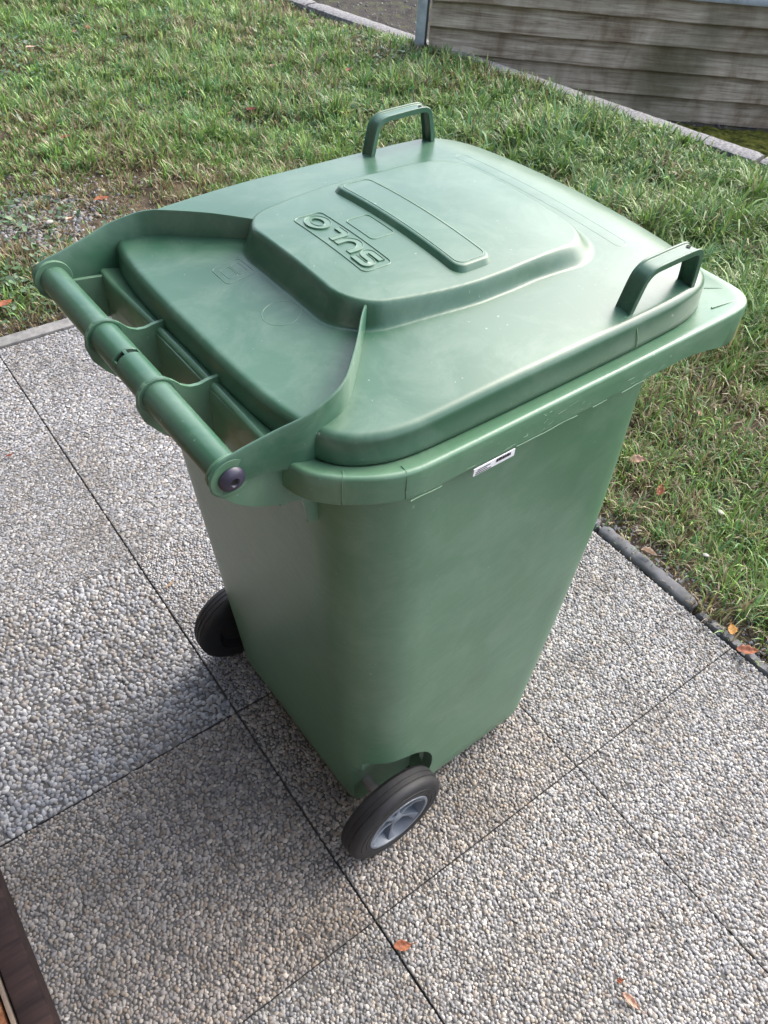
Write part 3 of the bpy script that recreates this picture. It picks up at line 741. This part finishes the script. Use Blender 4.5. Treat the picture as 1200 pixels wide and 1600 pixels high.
# ---- sticker under the rim
bm = bmesh.new(); box_bm(bm, .128, .187, -.2925, -.2912, .9262, .9358)
PAPER = simple('white_paper', (.74, .74, .76), .6, var=.04, bump=0); INK = simple('black_ink', (.03, .03, .035), .6, bump=0)
st = link('sticker', bm_mesh('sticker', bm), PAPER, BIN, smooth=False)
bm = bmesh.new(); x = .160; rr = random.Random(3)
while x < .181:
    w = rr.choice([.0005, .0009, .0013]); box_bm(bm, x, x + w, -.2930, -.2926, .9305, .9349); x += w + rr.choice([.0006, .001])
for k, (a, b_) in enumerate(((.131, .153), (.131, .147), (.133, .151))): box_bm(bm, a, b_, -.2930, -.2926, .9276 + .0026 * k, .9284 + .0026 * k)
link('barcode', bm_mesh('barcode', bm), INK, st, smooth=False)

# ---- axle and wheels
link('axle', lathe_v('axle', [(-.26, .001), (-.26, .0095), (.26, .0095), (.26, .001)], 20, .107, .1), STEEL, BIN, angle=40)
def wheel(sg):
    w = empty('wheel', (.106, sg * .2555 + (-.018 if sg < 0 else -.008), .100), 0, BIN)
    def f(prof): return [(sg * v_, r) for v_, r in prof]
    tp = [(-.0225, .064), (-.0225, .078), (-.0215, .090), (-.0185, .0965), (-.014, .0992), (-.0135, .0985), (-.0115, .0985), (-.011, .1), (-.0035, .1), (-.003, .0988), (-.001, .0988), (-.0005, .1), (.0065, .1), (.007, .0985), (.009, .0985), (.0095, .0995),
          (.0150, .0982), (.0195, .0955), (.0222, .090), (.0228, .084), (.0222, .0835), (.0222, .0825), (.0232, .082), (.0232, .074), (.0225, .0735), (.0225, .0725), (.0232, .072), (.0228, .066), (.0215, .064)]
    link('tyre', lathe_v('tyre', f(tp), 72, 0, 0), BLACK_RUBBER, w, angle=35)
    hp = [(.0215, .0645), (.0235, .0640), (.0240, .0615), (.0232, .0590), (.0180, .0580), (.004, .0555), (.001, .030), (.001, .0125), (.0, .006), (-.004, .006), (-.006, .030), (-.004, .058), (-.020, .0645)]
    hub = link('hub', lathe_v('hub', f(hp), 64, 0, 0), GREY_PLASTIC, w, angle=40)
    link('hub_back', lathe_v('hub_back', f([(-.0205, .0650), (-.0215, .060), (-.0120, .050), (-.0110, .010), (-.0115, .001)]), 48, 0, 0, False), BLACK_RUBBER, w, angle=40)
    link('hub_cap', lathe_v('hub_cap', f([(.001, .0135), (.014, .0125), (.0165, .010), (.017, .001)]), 32, 0, 0, False), GREY_PLASTIC, w, angle=50)
    for k in range(6):
        a = 2 * math.pi * k / 6 + .35
        d = np.array([math.cos(a), math.sin(a)]); q = np.array([-d[1], d[0]])
        V = []
        for r, hw_, top in ((.010, .0048, .0150), (.025, .0030, .0135), (.042, .0034, .0150), (.0575, .0085, .0215)):
            for s_, yv in ((-1, .0005), (-1, top - .0010), (-.6, top), (.6, top), (1, top - .0010), (1, .0005)):
                p = d * r + q * hw_ * s_; V.append((p[0], sg * yv, p[1]))
        F = []
        for i in range(3):
            for j in range(5): x_ = i * 6 + j; F.append((x_, x_ + 1, x_ + 7, x_ + 6))
        me = mesh('spoke', V, F); bm = bmesh.new(); bm.from_mesh(me); bmesh.ops.recalc_face_normals(bm, faces=bm.faces); bm.to_mesh(me); bm.free()
        link('spoke', me, GREY_PLASTIC, w, angle=40)
wheel(-1); wheel(1)

# ================================================================== GRASS
def vnoise(x, y, sc, seed):
    x = np.asarray(x) * sc + seed * 13.7; y = np.asarray(y) * sc + seed * 7.3
    xi = np.floor(x).astype(int); yi = np.floor(y).astype(int); fx = smooth01(x - xi); fy = smooth01(y - yi)
    def h(a, b): 
        s = np.sin(a * 127.1 + b * 311.7 + seed * 17.3) * 43758.5453; return s - np.floor(s)
    return (h(xi, yi) * (1 - fx) + h(xi + 1, yi) * fx) * (1 - fy) + (h(xi, yi + 1) * (1 - fx) + h(xi + 1, yi + 1) * fx) * fy
def fbm(x, y, sc, seed): return (vnoise(x, y, sc, seed) + .5 * vnoise(x, y, sc * 2.1, seed + 1) + .25 * vnoise(x, y, sc * 4.3, seed + 2)) / 1.75
def in_view(x, y, pad=90):
    d = np.stack([x, y, np.full_like(x, -CAM_H)], -1)
    cx = d @ right; cy = d @ down; cz = d @ fwd
    px = 600 + fpx * cx / cz; py = 800 + fpx * cy / cz
    return (px > -pad) & (px < 1200 + pad) & (py > -pad) & (py < 1600 + pad) & (cz > 0)
def bare(x, y):
    """0 = thick grass, 1 = worn patch"""
    b = smooth01((fbm(x, y, 2.2, 5) - .50) / .22)
    b1 = np.exp(-(((x - .85) / .55) ** 2 + ((y - 3.05) / .46) ** 2))
    b2 = np.exp(-(((x - 1.62) / .30) ** 2 + ((y - .80) / .45) ** 2)) * .25
    b3 = np.exp(-(((x - 2.15) / .30) ** 2 + ((y - .85) / .30) ** 2)) * .5
    b4 = np.exp(-(((x - .45) / .5) ** 2 + ((y - 2.42) / .10) ** 2)) * .85
    b5 = np.exp(-(((x - 1.40) / .05) ** 2)) * (y < 2.4) * .75
    long_ = smooth01((x - 1.9) / .9) * smooth01((4.1 - y) / 1.5)
    return np.clip(b * .55 * (1 - long_) + b1 + b2 + b3 + b4 + b5, 0, 1)
def make_grass(n, seed):
    r = np.random.default_rng(seed)
    def dens(x, y):
        dist = np.hypot(np.hypot(x, y), CAM_H)
        p = np.clip(2.6 / dist, .25, 1) * (1 - .72 * bare(x, y))
        return p * (.45 + 1.1 * fbm(x, y, 9, 9)) * np.where((x > XE) & (y < 1.8), 1.25, 1) * np.where(in_view(x, y, 60), 1, .42)
    # tuft centres
    nc = 11500
    cx = r.uniform(-1.5, 4.4, nc * 6); cy = r.uniform(-1.9, 7.6, nc * 6)
    ok = lawn_ok(cx, cy) & in_view(cx, cy, 900) & (r.random(nc * 6) < dens(cx, cy)); cx, cy = cx[ok][:nc], cy[ok][:nc]; nc = len(cx)
    sg = r.uniform(.010, .030, nc); hue = r.normal(0, .30, nc); bright = r.uniform(.72, 1.25, nc); tall = r.lognormal(-.06, .20, nc); dryc = np.where(r.random(nc) < .13, .5, 0)
    nt = int(n * .74); who = r.integers(0, nc, nt); off = r.normal(0, 1, (nt, 2)) * sg[who][:, None]
    x1 = cx[who] + off[:, 0]; y1 = cy[who] + off[:, 1]; az1 = np.arctan2(off[:, 1], off[:, 0]) + r.normal(0, .55, nt)
    x2 = r.uniform(-1.5, 4.4, n * 3); y2 = r.uniform(-1.9, 7.6, n * 3); k = lawn_ok(x2, y2) & in_view(x2, y2, 900) & (r.random(n * 3) < dens(x2, y2)); x2, y2 = x2[k][:n - nt], y2[k][:n - nt]; n2 = len(x2)
    x = np.r_[x1, x2]; y = np.r_[y1, y2]; az = np.r_[az1, r.uniform(0, 6.28, n2)]
    hue = np.r_[hue[who], r.normal(0, .3, n2)]; bright = np.r_[bright[who], r.uniform(.8, 1.1, n2)]; tall = np.r_[tall[who], r.uniform(.5, .8, n2)]; dryc = np.r_[dryc[who], np.full(n2, .12)]
    ok = lawn_ok(x, y); x, y, az, hue, bright, tall, dryc = [q[ok] for q in (x, y, az, hue, bright, tall, dryc)]
    dist = np.hypot(np.hypot(x, y), CAM_H); bb = bare(x, y)
    m = len(x)
    z = lawn_h(x, y)
    long_ = smooth01((x - 1.7) / 1.2) * smooth01((4.3 - y) / 1.6)
    tuft = smooth01((fbm(x, y, 3.3, 21) - .45) / .25)
    near_kerb = smooth01(1 - (curb_x(y) - x) / .35) * smooth01((3.1 - y) / .5)
    right_ = ((x > XE) & (y < 1.8)) * 1.0
    L = (.046 + .036 * tuft + .012 * right_ + .048 * long_ * (.5 + .8 * tuft)) * r.uniform(.55, 1.35, m) * (1 - .35 * bb) * (1 - .55 * near_kerb) * tall
    outv = np.where(in_view(x, y, 60), 1, 1.5)
    Wd = outv * (.0012 + .0022 * r.random(m) ** 2.2) * (1 + .35 * long_) * np.clip(dist / 2.6, .9, 1.7)
    az = az + (fbm(x, y, 2.0, 31) - .5) * 2.0 * long_
    bend = np.clip(r.normal(.85, .45, m) + .2 * long_, .12, 1.5)      # final tilt from vertical (rad)
    t0 = bend * .25
    d = np.stack([np.cos(az), np.sin(az)], 1)
    side = np.stack([-np.sin(az + r.normal(0, .5, m)), np.cos(az)], 1); side /= np.linalg.norm(side, axis=1)[:, None]
    P = np.zeros((m, 4, 3)); P[:, 0] = np.stack([x, y, z - .004], 1)
    for k in range(3):
        t = t0 + (bend * 1.25 - t0) * (k / 2.0); seg = L / 3
        P[:, k + 1, :2] = P[:, k, :2] + d * (np.sin(t) * seg)[:, None]; P[:, k + 1, 2] = P[:, k, 2] + np.cos(t) * seg
    P[:, 1:, 2] = np.maximum(P[:, 1:, 2], z[:, None] + .002)
    V = np.zeros((m, 7, 3)); w = [1.0, .95, .65]
    for k in range(3):
        s = side * (Wd * w[k])[:, None]
        V[:, 2 * k, :2] = P[:, k, :2] - s; V[:, 2 * k + 1, :2] = P[:, k, :2] + s; V[:, 2 * k:2 * k + 2, 2] = P[:, k, 2][:, None]
    V[:, 6] = P[:, 3]
    T = np.array([(0, 1, 3), (0, 3, 2), (2, 3, 5), (2, 5, 4), (4, 5, 6)])
    T = (T[None] + 7 * np.arange(m)[:, None, None]).reshape(-1, 3)
    # colours
    g = np.array([(.070, .118, .030), (.105, .165, .045), (.062, .125, .058), (.145, .185, .062), (.045, .085, .026)])
    pick = np.clip((fbm(x, y, 1.6, 41) * 1.3 + hue * .8 + r.normal(0, .14, m)) * 4.2 - .6, 0, 4).astype(int)
    c = g[pick] * np.array([1.85, 2.0, 1.72]) * r.uniform(.75, 1.25, (m, 1)) * bright[:, None]
    c = c * (1 - .15 * long_)[:, None]
    dry = r.random(m) < np.clip(.09 + dryc + .55 * bb + .25 * smooth01((fbm(x, y, 4.0, 77) - .52) / .2) - .10 * long_, 0, .85)
    dc = np.array([(.30, .25, .14), (.22, .17, .09), (.36, .32, .21), (.14, .10, .06)])[r.integers(0, 4, m)]
    c = np.where(dry[:, None], dc * r.uniform(.7, 1.15, (m, 1)), c)
    cc = np.repeat(c[:, None], 7, 1)
    cc[:, 0:2] *= np.array([1.1, 1.0, .9]); cc[:, 6] = cc[:, 6] * .7 + np.array([.22, .20, .10]) * .3
    return V.reshape(-1, 3), T, cc.reshape(-1, 3)
gv, gt, gc = make_grass(318000, 3)
print('grass blades', len(gv) // 7)
go = link('grass', fast_tris('grass', gv, gt, gc), GRASS_M, smooth=False)
tag(go, 'uneven green lawn with dry patches and long tufts near the wooden wall', 'grass', kind='stuff')

# ---- broad-leaved weeds (clover, plantain) in the lawn
def make_weeds(n, seed):
    r = np.random.default_rng(seed)
    x = r.uniform(-.3, 3.2, n * 8); y = r.uniform(.0, 5.6, n * 8)
    ok = lawn_ok(x, y) & in_view(x, y); x, y = x[ok], y[ok]
    w = smooth01((fbm(x, y, 2.6, 63) - .52) / .16)
    w = w * ((x < 1.3) | (y > 1.6)) * .45
    w = np.maximum(w, np.exp(-(((x - .75) / .5) ** 2 + ((y - 2.62) / .18) ** 2)))
    k = r.random(len(x)) < w * .8; x, y = x[k][:n], y[k][:n]; m = len(x)
    z = lawn_h(x, y) + r.uniform(.008, .03, m); s = r.uniform(.005, .013, m); a = r.uniform(0, 6.28, m)
    A = np.linspace(0, 2 * math.pi, 7)[:-1]
    U = np.vstack([[[0, 0, -.12]], np.stack([1.25 * np.cos(A), .75 * np.sin(A), .1 * np.cos(2 * A)], 1)])
    P = U[None] * s[:, None, None]; tl = r.normal(0, .35, (m, 2))
    P[:, :, 2] += P[:, :, 0] * tl[:, :1] + P[:, :, 1] * tl[:, 1:]
    c, si = np.cos(a)[:, None], np.sin(a)[:, None]
    V = np.stack([P[:, :, 0] * c - P[:, :, 1] * si + x[:, None], P[:, :, 0] * si + P[:, :, 1] * c + y[:, None], P[:, :, 2] + z[:, None]], 2)
    T = np.array([(0, 1 + i, 1 + (i + 1) % 6) for i in range(6)]); T = (T[None] + 7 * np.arange(m)[:, None, None]).reshape(-1, 3)
    g = np.array([(.075, .15, .060), (.10, .18, .085), (.055, .11, .045), (.12, .19, .12)])[r.integers(0, 4, m)] * r.uniform(.8, 1.2, (m, 1))
    return V.reshape(-1, 3), T, np.repeat(g, 7, 0)
v_, t_, c_ = make_weeds(9000, 5)
tag(link('clover', fast_tris('clover', v_, t_, c_), GRASS_M), 'low clover and small weeds spreading through the lawn', 'weeds', kind='stuff')
# ---- gravel patch at the left, crumbs on the lower bed
def loose(n, fx, fy, fz, seed, s0, s1, okf=None):
    r = np.random.default_rng(seed); x, y = fx(r, n), fy(r, n)
    if okf is not None: k = okf(x, y); x, y = x[k], y[k]
    n = len(x); s = np.exp(r.uniform(math.log(s0), math.log(s1), n))
    P = np.repeat(PV[None], n, 0) * (1 + r.uniform(-.25, .25, (n, 13, 1))) * s[:, None, None]; P[:, :, 2] *= .7
    th = r.uniform(0, 6.28, n); c, si = np.cos(th)[:, None], np.sin(th)[:, None]
    V = np.stack([P[:, :, 0] * c * 1.3 - P[:, :, 1] * si + x[:, None], P[:, :, 0] * si * 1.3 + P[:, :, 1] * c + y[:, None], P[:, :, 2] + fz(x, y)[:, None]], 2).reshape(-1, 3)
    T = (PT[None] + 13 * np.arange(n)[:, None, None]).reshape(-1, 3)
    cc = PAL[r.choice(len(PAL), n, p=PALW)] * r.uniform(.28, .55, (n, 1)); return V, T, np.repeat(cc, 13, 0)
a = loose(1700, lambda r, n: r.normal(.72, .17, n), lambda r, n: r.normal(3.10, .17, n), lambda x, y: lawn_h(x, y) + .002, 8, .003, .009, lawn_ok)
b_ = loose(1400, lambda r, n: r.uniform(XE + .01, XE + .12, n), lambda r, n: r.uniform(-.4, 1.1, n), lambda x, y: lawn_h(x, y) + .001, 9, .0015, .005)
c_ = loose(900, lambda r, n: r.uniform(-.6, 1.3, n), lambda r, n: r.normal(2.42, .04, n), lambda x, y: lawn_h(x, y) + .001, 10, .0015, .006, lawn_ok)
V = np.vstack([a[0], b_[0], c_[0]]); T = np.vstack([a[1], b_[1] + len(a[0]), c_[1] + len(a[0]) + len(b_[0])]); Cc = np.vstack([a[2], b_[2], c_[2]])
tag(link('gravel', fast_tris('gravel', V, T, Cc), STONE_M), 'loose grey gravel showing through the worn lawn', 'gravel', kind='stuff')
a = loose(3500, lambda r, n: r.uniform(3.2, 5.6, n), lambda r, n: r.uniform(.5, 6.5, n), lambda x, y: np.full_like(x, LOW), 11, .003, .010, lambda x, y: x > curb_x(y) + .1)
tag(link('soil_crumbs', fast_tris('soil_crumbs', a[0], a[1], a[2] * .6), STONE_M), 'small stones and crumbs of soil below the kerb', 'crumbs', kind='stuff')
r9 = np.random.default_rng(12)
a = loose(420, lambda r, n: XE - np.abs(r.normal(0, .07, n)), lambda r, n: r.uniform(-.5, 1.2, n), lambda x, y: np.full_like(x, .001), 21, .0009, .0028)
b_ = loose(260, lambda r, n: r.uniform(-.1, 1.3, n), lambda r, n: YE - np.abs(r.normal(0, .07, n)), lambda x, y: np.full_like(x, .001), 22, .0009, .0028)
c_ = loose(300, lambda r, n: r.uniform(-.1, 1.3, n), lambda r, n: r.uniform(-.2, 2.3, n), lambda x, y: np.full_like(x, .001), 23, .0007, .0018)
V = np.vstack([a[0], b_[0], c_[0]]); T = np.vstack([a[1], b_[1] + len(a[0]), c_[1] + len(a[0]) + len(b_[0])]); Cc = np.vstack([a[2], b_[2], c_[2]]) * np.array([.35, .26, .19])
tag(link('debris', fast_tris('debris', V, T, Cc), STONE_M), 'brown soil crumbs and plant bits scattered on the paving', 'debris', kind='stuff')
# moss cushion carpet in front of the wall
def moss_mat():
    m, n, b = mat('moss'); tc = N(n, 'ShaderNodeTexCoord'); a = N(n, 'ShaderNodeTexNoise', Scale=30.0, Detail=8.0); n.links.new(tc.outputs['Object'], a.inputs['Vector'])
    r = ramp(n, [(.32, (.020, .022, .008)), (.5, (.065, .075, .014)), (.68, (.12, .12, .025))]); n.links.new(a.outputs['Fac'], r.inputs[0]); n.links.new(r.outputs[0], b.inputs['Base Color'])
    f = N(n, 'ShaderNodeTexNoise', Scale=220.0, Detail=4.0); n.links.new(tc.outputs['Object'], f.inputs['Vector']); bp = N(n, 'ShaderNodeBump', Strength=1.0, Distance=.01); n.links.new(f.outputs['Fac'], bp.inputs['Height']); n.links.new(bp.outputs[0], b.inputs['Normal'])
    b.inputs['Roughness'].default_value = 1; b.inputs['Specular IOR Level'].default_value = .1; return m
V = []; F = []; nx, ny = 110, 60
for j in range(ny + 1):
    for i in range(nx + 1):
        s = .6 + 3.4 * i / nx; w_ = WD - .06 - .85 * j / ny
        p = wn * w_ + wt * s
        e = min(i, nx - i) / 8; e2 = min(j, ny - j) / 8
        h = .018 + .022 * mnoise.noise(Vector((p[0] * 7, p[1] * 7, 0))) + .010 * mnoise.noise(Vector((p[0] * 25, p[1] * 25, 4)))
        V.append((p[0], p[1], LOW - .03 + (h + .03) * min(1, e, e2)))
for j in range(ny):
    for i in range(nx): a = j * (nx + 1) + i; F.append((a, a + 1, a + nx + 2, a + nx + 1))
tag(link('moss', mesh('moss', V, F), moss_mat()), 'dark green moss on the low ground in front of the wooden wall', 'moss', kind='stuff')

# ================================================================== FALLEN LEAVES
def leaf_material(name, base, edge):
    base = tuple(x * .75 for x in base); edge = tuple(x * .75 for x in edge)
    m, n, b = mat(name); tc = N(n, 'ShaderNodeTexCoord')
    a = N(n, 'ShaderNodeTexNoise', Scale=60.0, Detail=5.0); n.links.new(tc.outputs['Object'], a.inputs['Vector'])
    r = ramp(n, [(.35, edge), (.65, base)]); n.links.new(a.outputs['Fac'], r.inputs[0]); n.links.new(r.outputs[0], b.inputs['Base Color'])
    b.inputs['Roughness'].default_value = .6; b.inputs['Specular IOR Level'].default_value = .3
    bp = N(n, 'ShaderNodeBump', Strength=.4, Distance=.001); n.links.new(a.outputs['Fac'], bp.inputs['Height']); n.links.new(bp.outputs[0], b.inputs['Normal'])
    return m
LM = {'rust': leaf_material('rust_leaf', (.34, .115, .045), (.17, .055, .028)), 'red': leaf_material('red_leaf', (.23, .050, .030), (.11, .028, .02)),
      'pale': leaf_material('pale_leaf', (.52, .39, .28), (.36, .24, .16)), 'pink': leaf_material('pinkish_leaf', (.56, .36, .27), (.40, .22, .15)),
      'yellow': leaf_material('yellow_leaf', (.55, .28, .06), (.38, .18, .05)), 'brown': leaf_material('brown_leaf', (.20, .10, .05), (.09, .045, .03))}
def leaf(px, py, L, wfrac, rot, kind, label, curl=.5, z=None, seed=0, group='fallen leaves', tilt=(0, 0)):
    r = np.array([px - 600, py - 800, fpx]); t = -CAM_H / (r @ UP)
    X, Y = float(r @ D2 * t), float(r @ D1 * t)
    rr = np.random.default_rng(seed + 500)
    nu, nv = 12, 7; V = []; F = []
    ph = rr.uniform(0, 6, 2)
    for i in range(nu + 1):
        s = i / nu; wid = wfrac * L * .5 * (math.sin(math.pi * min(s * 1.02, 1)) ** .7) * (1.25 - .55 * s)
        wid *= 1 + .10 * math.sin(s * 26 + ph[0])
        for j in range(nv):
            q = (j / (nv - 1)) * 2 - 1
            x = (s - .5) * L; y = q * wid + .06 * L * math.sin(s * 3 + ph[1])
            zz = curl * (abs(q) ** 1.5) * wid * .9 + .18 * curl * L * (s - .5) ** 2 * 2 + .0012 * math.sin(s * 20 + q * 3)
            V.append((x, y, zz))
    for i in range(nu):
        for j in range(nv - 1): a = i * nv + j; F.append((a, a + 1, a + nv + 1, a + nv))
    b0 = len(V)
    for k in range(4):                                      # stalk
        x = L * .5 + k * L * .09; zz = .18 * curl * L * .5 + k * .001
        V += [(x, -.0007 + .06 * L * math.sin(3 + ph[1]), zz), (x, .0007 + .06 * L * math.sin(3 + ph[1]), zz), (x, .06 * L * math.sin(3 + ph[1]), zz + .0012)]
    for k in range(3):
        for j in range(3): a = b0 + 3 * k + j; c = b0 + 3 * k + (j + 1) % 3; F.append((a, c, c + 3, a + 3))
    me = mesh('fallen_leaf', V, F); o = link('fallen_leaf', me, LM[kind])
    on_pave = (X < XE and Y < YE)
    zz = z if z is not None else (.0045 if on_pave else float(lawn_h(X, Y)) + .036)
    o.location = (X, Y, zz); o.rotation_euler = (tilt[0] + rr.normal(0, .12), tilt[1] + rr.normal(0, .12), rot)
    sf = o.modifiers.new('thick', 'SOLIDIFY'); sf.thickness = .0005
    tag(o, label, 'leaf', group)
leaf(1165, 1020, .052, .50, -.75, 'rust', 'largest reddish brown leaf, curled, at the right edge of the paving', .7, z=.008, seed=1)
leaf(1140, 988, .030, .75, .9, 'yellow', 'small golden yellow leaf on the kerb above the largest brown leaf', .4, z=.012, seed=2)
leaf(1010, 872, .042, .50, -1.0, 'pale', 'crumpled tan leaf lying on the dark kerb beside the lawn', 1.3, z=.016, seed=3)
leaf(993, 727, .048, .55, -.95, 'pink', 'pale pinkish leaf lying flat in the grass right of the bin', .25, seed=4, tilt=(.2, -.2))
leaf(1028, 773, .042, .50, .3, 'rust', 'shrivelled brown leaf in the grass below the pale pinkish leaf', 1.2, seed=5)
leaf(1086, 540 + 118, .028, .5, 1.4, 'pink', 'faint pinkish leaf half hidden in grass, upper right of the pale flat leaf', .5, seed=6)
leaf(628, 1480, .034, .55, -.25, 'rust', 'torn orange-brown leaf across the slab joint below the near wheel', .6, z=.006, seed=7)
leaf(985, 1566, .036, .35, -1.25, 'pink', 'narrow pinkish leaf fragment on the paving near the bottom edge', .5, z=.004, seed=8)
leaf(968, 1534, .014, .6, -.4, 'rust', 'tiny brown leaf scrap just above the narrow pinkish fragment', .5, z=.004, seed=9)
leaf(265, 915, .030, .25, .35, 'pale', 'thin tan leaf scrap on the paving left of the far wheel', .4, z=.005, seed=10)
leaf(160, 318, .060, .55, .1, 'rust', 'orange-brown leaf in the worn grass behind the lid on the left', .6, seed=11)
leaf(110, 350, .045, .45, .7, 'pink', 'pale pinkish leaf among the gravel on the worn patch', .5, seed=12)
leaf(12, 484, .050, .6, .5, 'rust', 'reddish leaf at the left picture edge above the paving corner', .5, seed=13)
leaf(105, 225, .050, .5, .2, 'red', 'dark red leaf in the grass on the left, above the worn patch', .4, seed=14)
leaf(138, 52, .055, .5, 1.1, 'rust', 'bright orange leaf standing up, farthest left in the grass', .9, seed=15, tilt=(.6, 0))
leaf(50, 85, .060, .4, .1, 'pale', 'long pale tan leaf near the top left corner of the lawn', .5, seed=16)
leaf(118, 57, .040, .5, .8, 'brown', 'dark brown leaf close beside the bright orange leaf', .6, seed=17)
leaf(425, 108, .050, .45, .0, 'pink', 'small pink-brown leaf in the middle of the far lawn', .5, seed=18)
leaf(545, 117, .052, .5, .4, 'red', 'dark red leaf in the far lawn above the far lid handle', .8, seed=19)
leaf(393, 176, .050, .6, -.2, 'red', 'crimson leaf in the grass behind the middle of the lid', .5, seed=20)
leaf(540, 187, .055, .5, .3, 'red', 'rusty red leaf in the grass just left of the far lid handle', .7, seed=21)
leaf(445, 240, .060, .5, .5, 'brown', 'curled brown leaf touching the grass right behind the lid edge', 1.1, seed=22)
leaf(1190, 745 - 300, .040, .5, .3, 'rust', 'rusty leaf at the right picture edge in thick grass', .6, seed=23)
leaf(15, 880 // 12 + 640, .020, .5, .3, 'red', 'tiny dark red leaf scrap at the left edge of the paving', .4, z=.004, seed=24)

# pale stones lying in the right-hand lawn
def stone(px, py, s, label, seed):
    r = np.array([px - 600, py - 800, fpx]); t = -CAM_H / (r @ UP); X, Y = float(r @ D2 * t), float(r @ D1 * t)
    bm = bmesh.new(); bmesh.ops.create_icosphere(bm, subdivisions=3, radius=s)
    for v in bm.verts: v.co *= 1 + .25 * mnoise.noise(v.co / s * .9 + Vector((seed, 0, 0))); v.co.z *= .6; v.co.x *= 1.25
    o = link('stone', bm_mesh('stone', bm), STONEP); o.location = (X, Y, float(lawn_h(X, Y)) + .032); o.rotation_euler = (.1, .2, seed)
    tag(o, label, 'stone', 'pale stones in the lawn')
STONEP = simple('pale_stone', (.36, .34, .31), .7, var=.15, scale=60)
stone(1125, 803, .0085, 'whitish stone in the grass right of the shrivelled brown leaf', 1)
stone(1100, 873, .0070, 'smaller whitish stone in the grass below the other pale stone', 2)
stone(78, 355, .012, 'pale round stone lying on the gravel patch at the left', 3)

# ================================================================== HOUSE behind the photographer
house = empty('house', (-.85, 0, 0)); tag(house, 'dark timber house front with glazed door beside the paving, behind the viewer', 'house')
HW = wood_mat('dark_house_wood', [(.020, .013, .010), (.045, .030, .022), (.080, .055, .040)], 1.0, False)
GLASS = simple('window_glass', (.03, .035, .04), .05, var=0, bump=0)
FRAME = simple('pale_frame', (.55, .55, .52), .5, var=.05, bump=0)
for k in range(14):
    z0 = .12 + k * .175
    for (ya, yb) in ((-4.0, -.75), (.25, 1.3), (2.5, 5.0)):
        box('board', -.03 + .003 * (k % 2), .0 + .003 * (k % 2), ya, yb, z0, z0 + .172, HW, house, .003)
    if z0 > 2.05: box('board', -.03, .0, -.75, .25, z0, z0 + .172, HW, house, .003)
    if z0 > 2.05 or z0 < .8: box('board', -.03, .0, 1.3, 2.5, z0, z0 + .172, HW, house, .003)
d = box('door', -.03, -.002, -.75, .25, .10, 2.04, FRAME, house, .003); link('pane', bm_mesh('pane', (lambda bm: (box_bm(bm, -.001, .004, -.62, .12, .35, 1.92), bm)[1])(bmesh.new())), GLASS, d, smooth=False)
d = box('window', -.03, -.002, 1.3, 2.5, .82, 2.04, FRAME, house, .003); link('pane', bm_mesh('pane', (lambda bm: (box_bm(bm, -.001, .004, 1.36, 2.44, .88, 1.98), bm)[1])(bmesh.new())), GLASS, d, smooth=False)
box('roof', -3.0, .60, -4.3, 5.3, 2.62, 2.74, HW, house)
box('wall_core', -3.0, -.035, -4.0, 5.0, -.05, 2.6, HW, house)
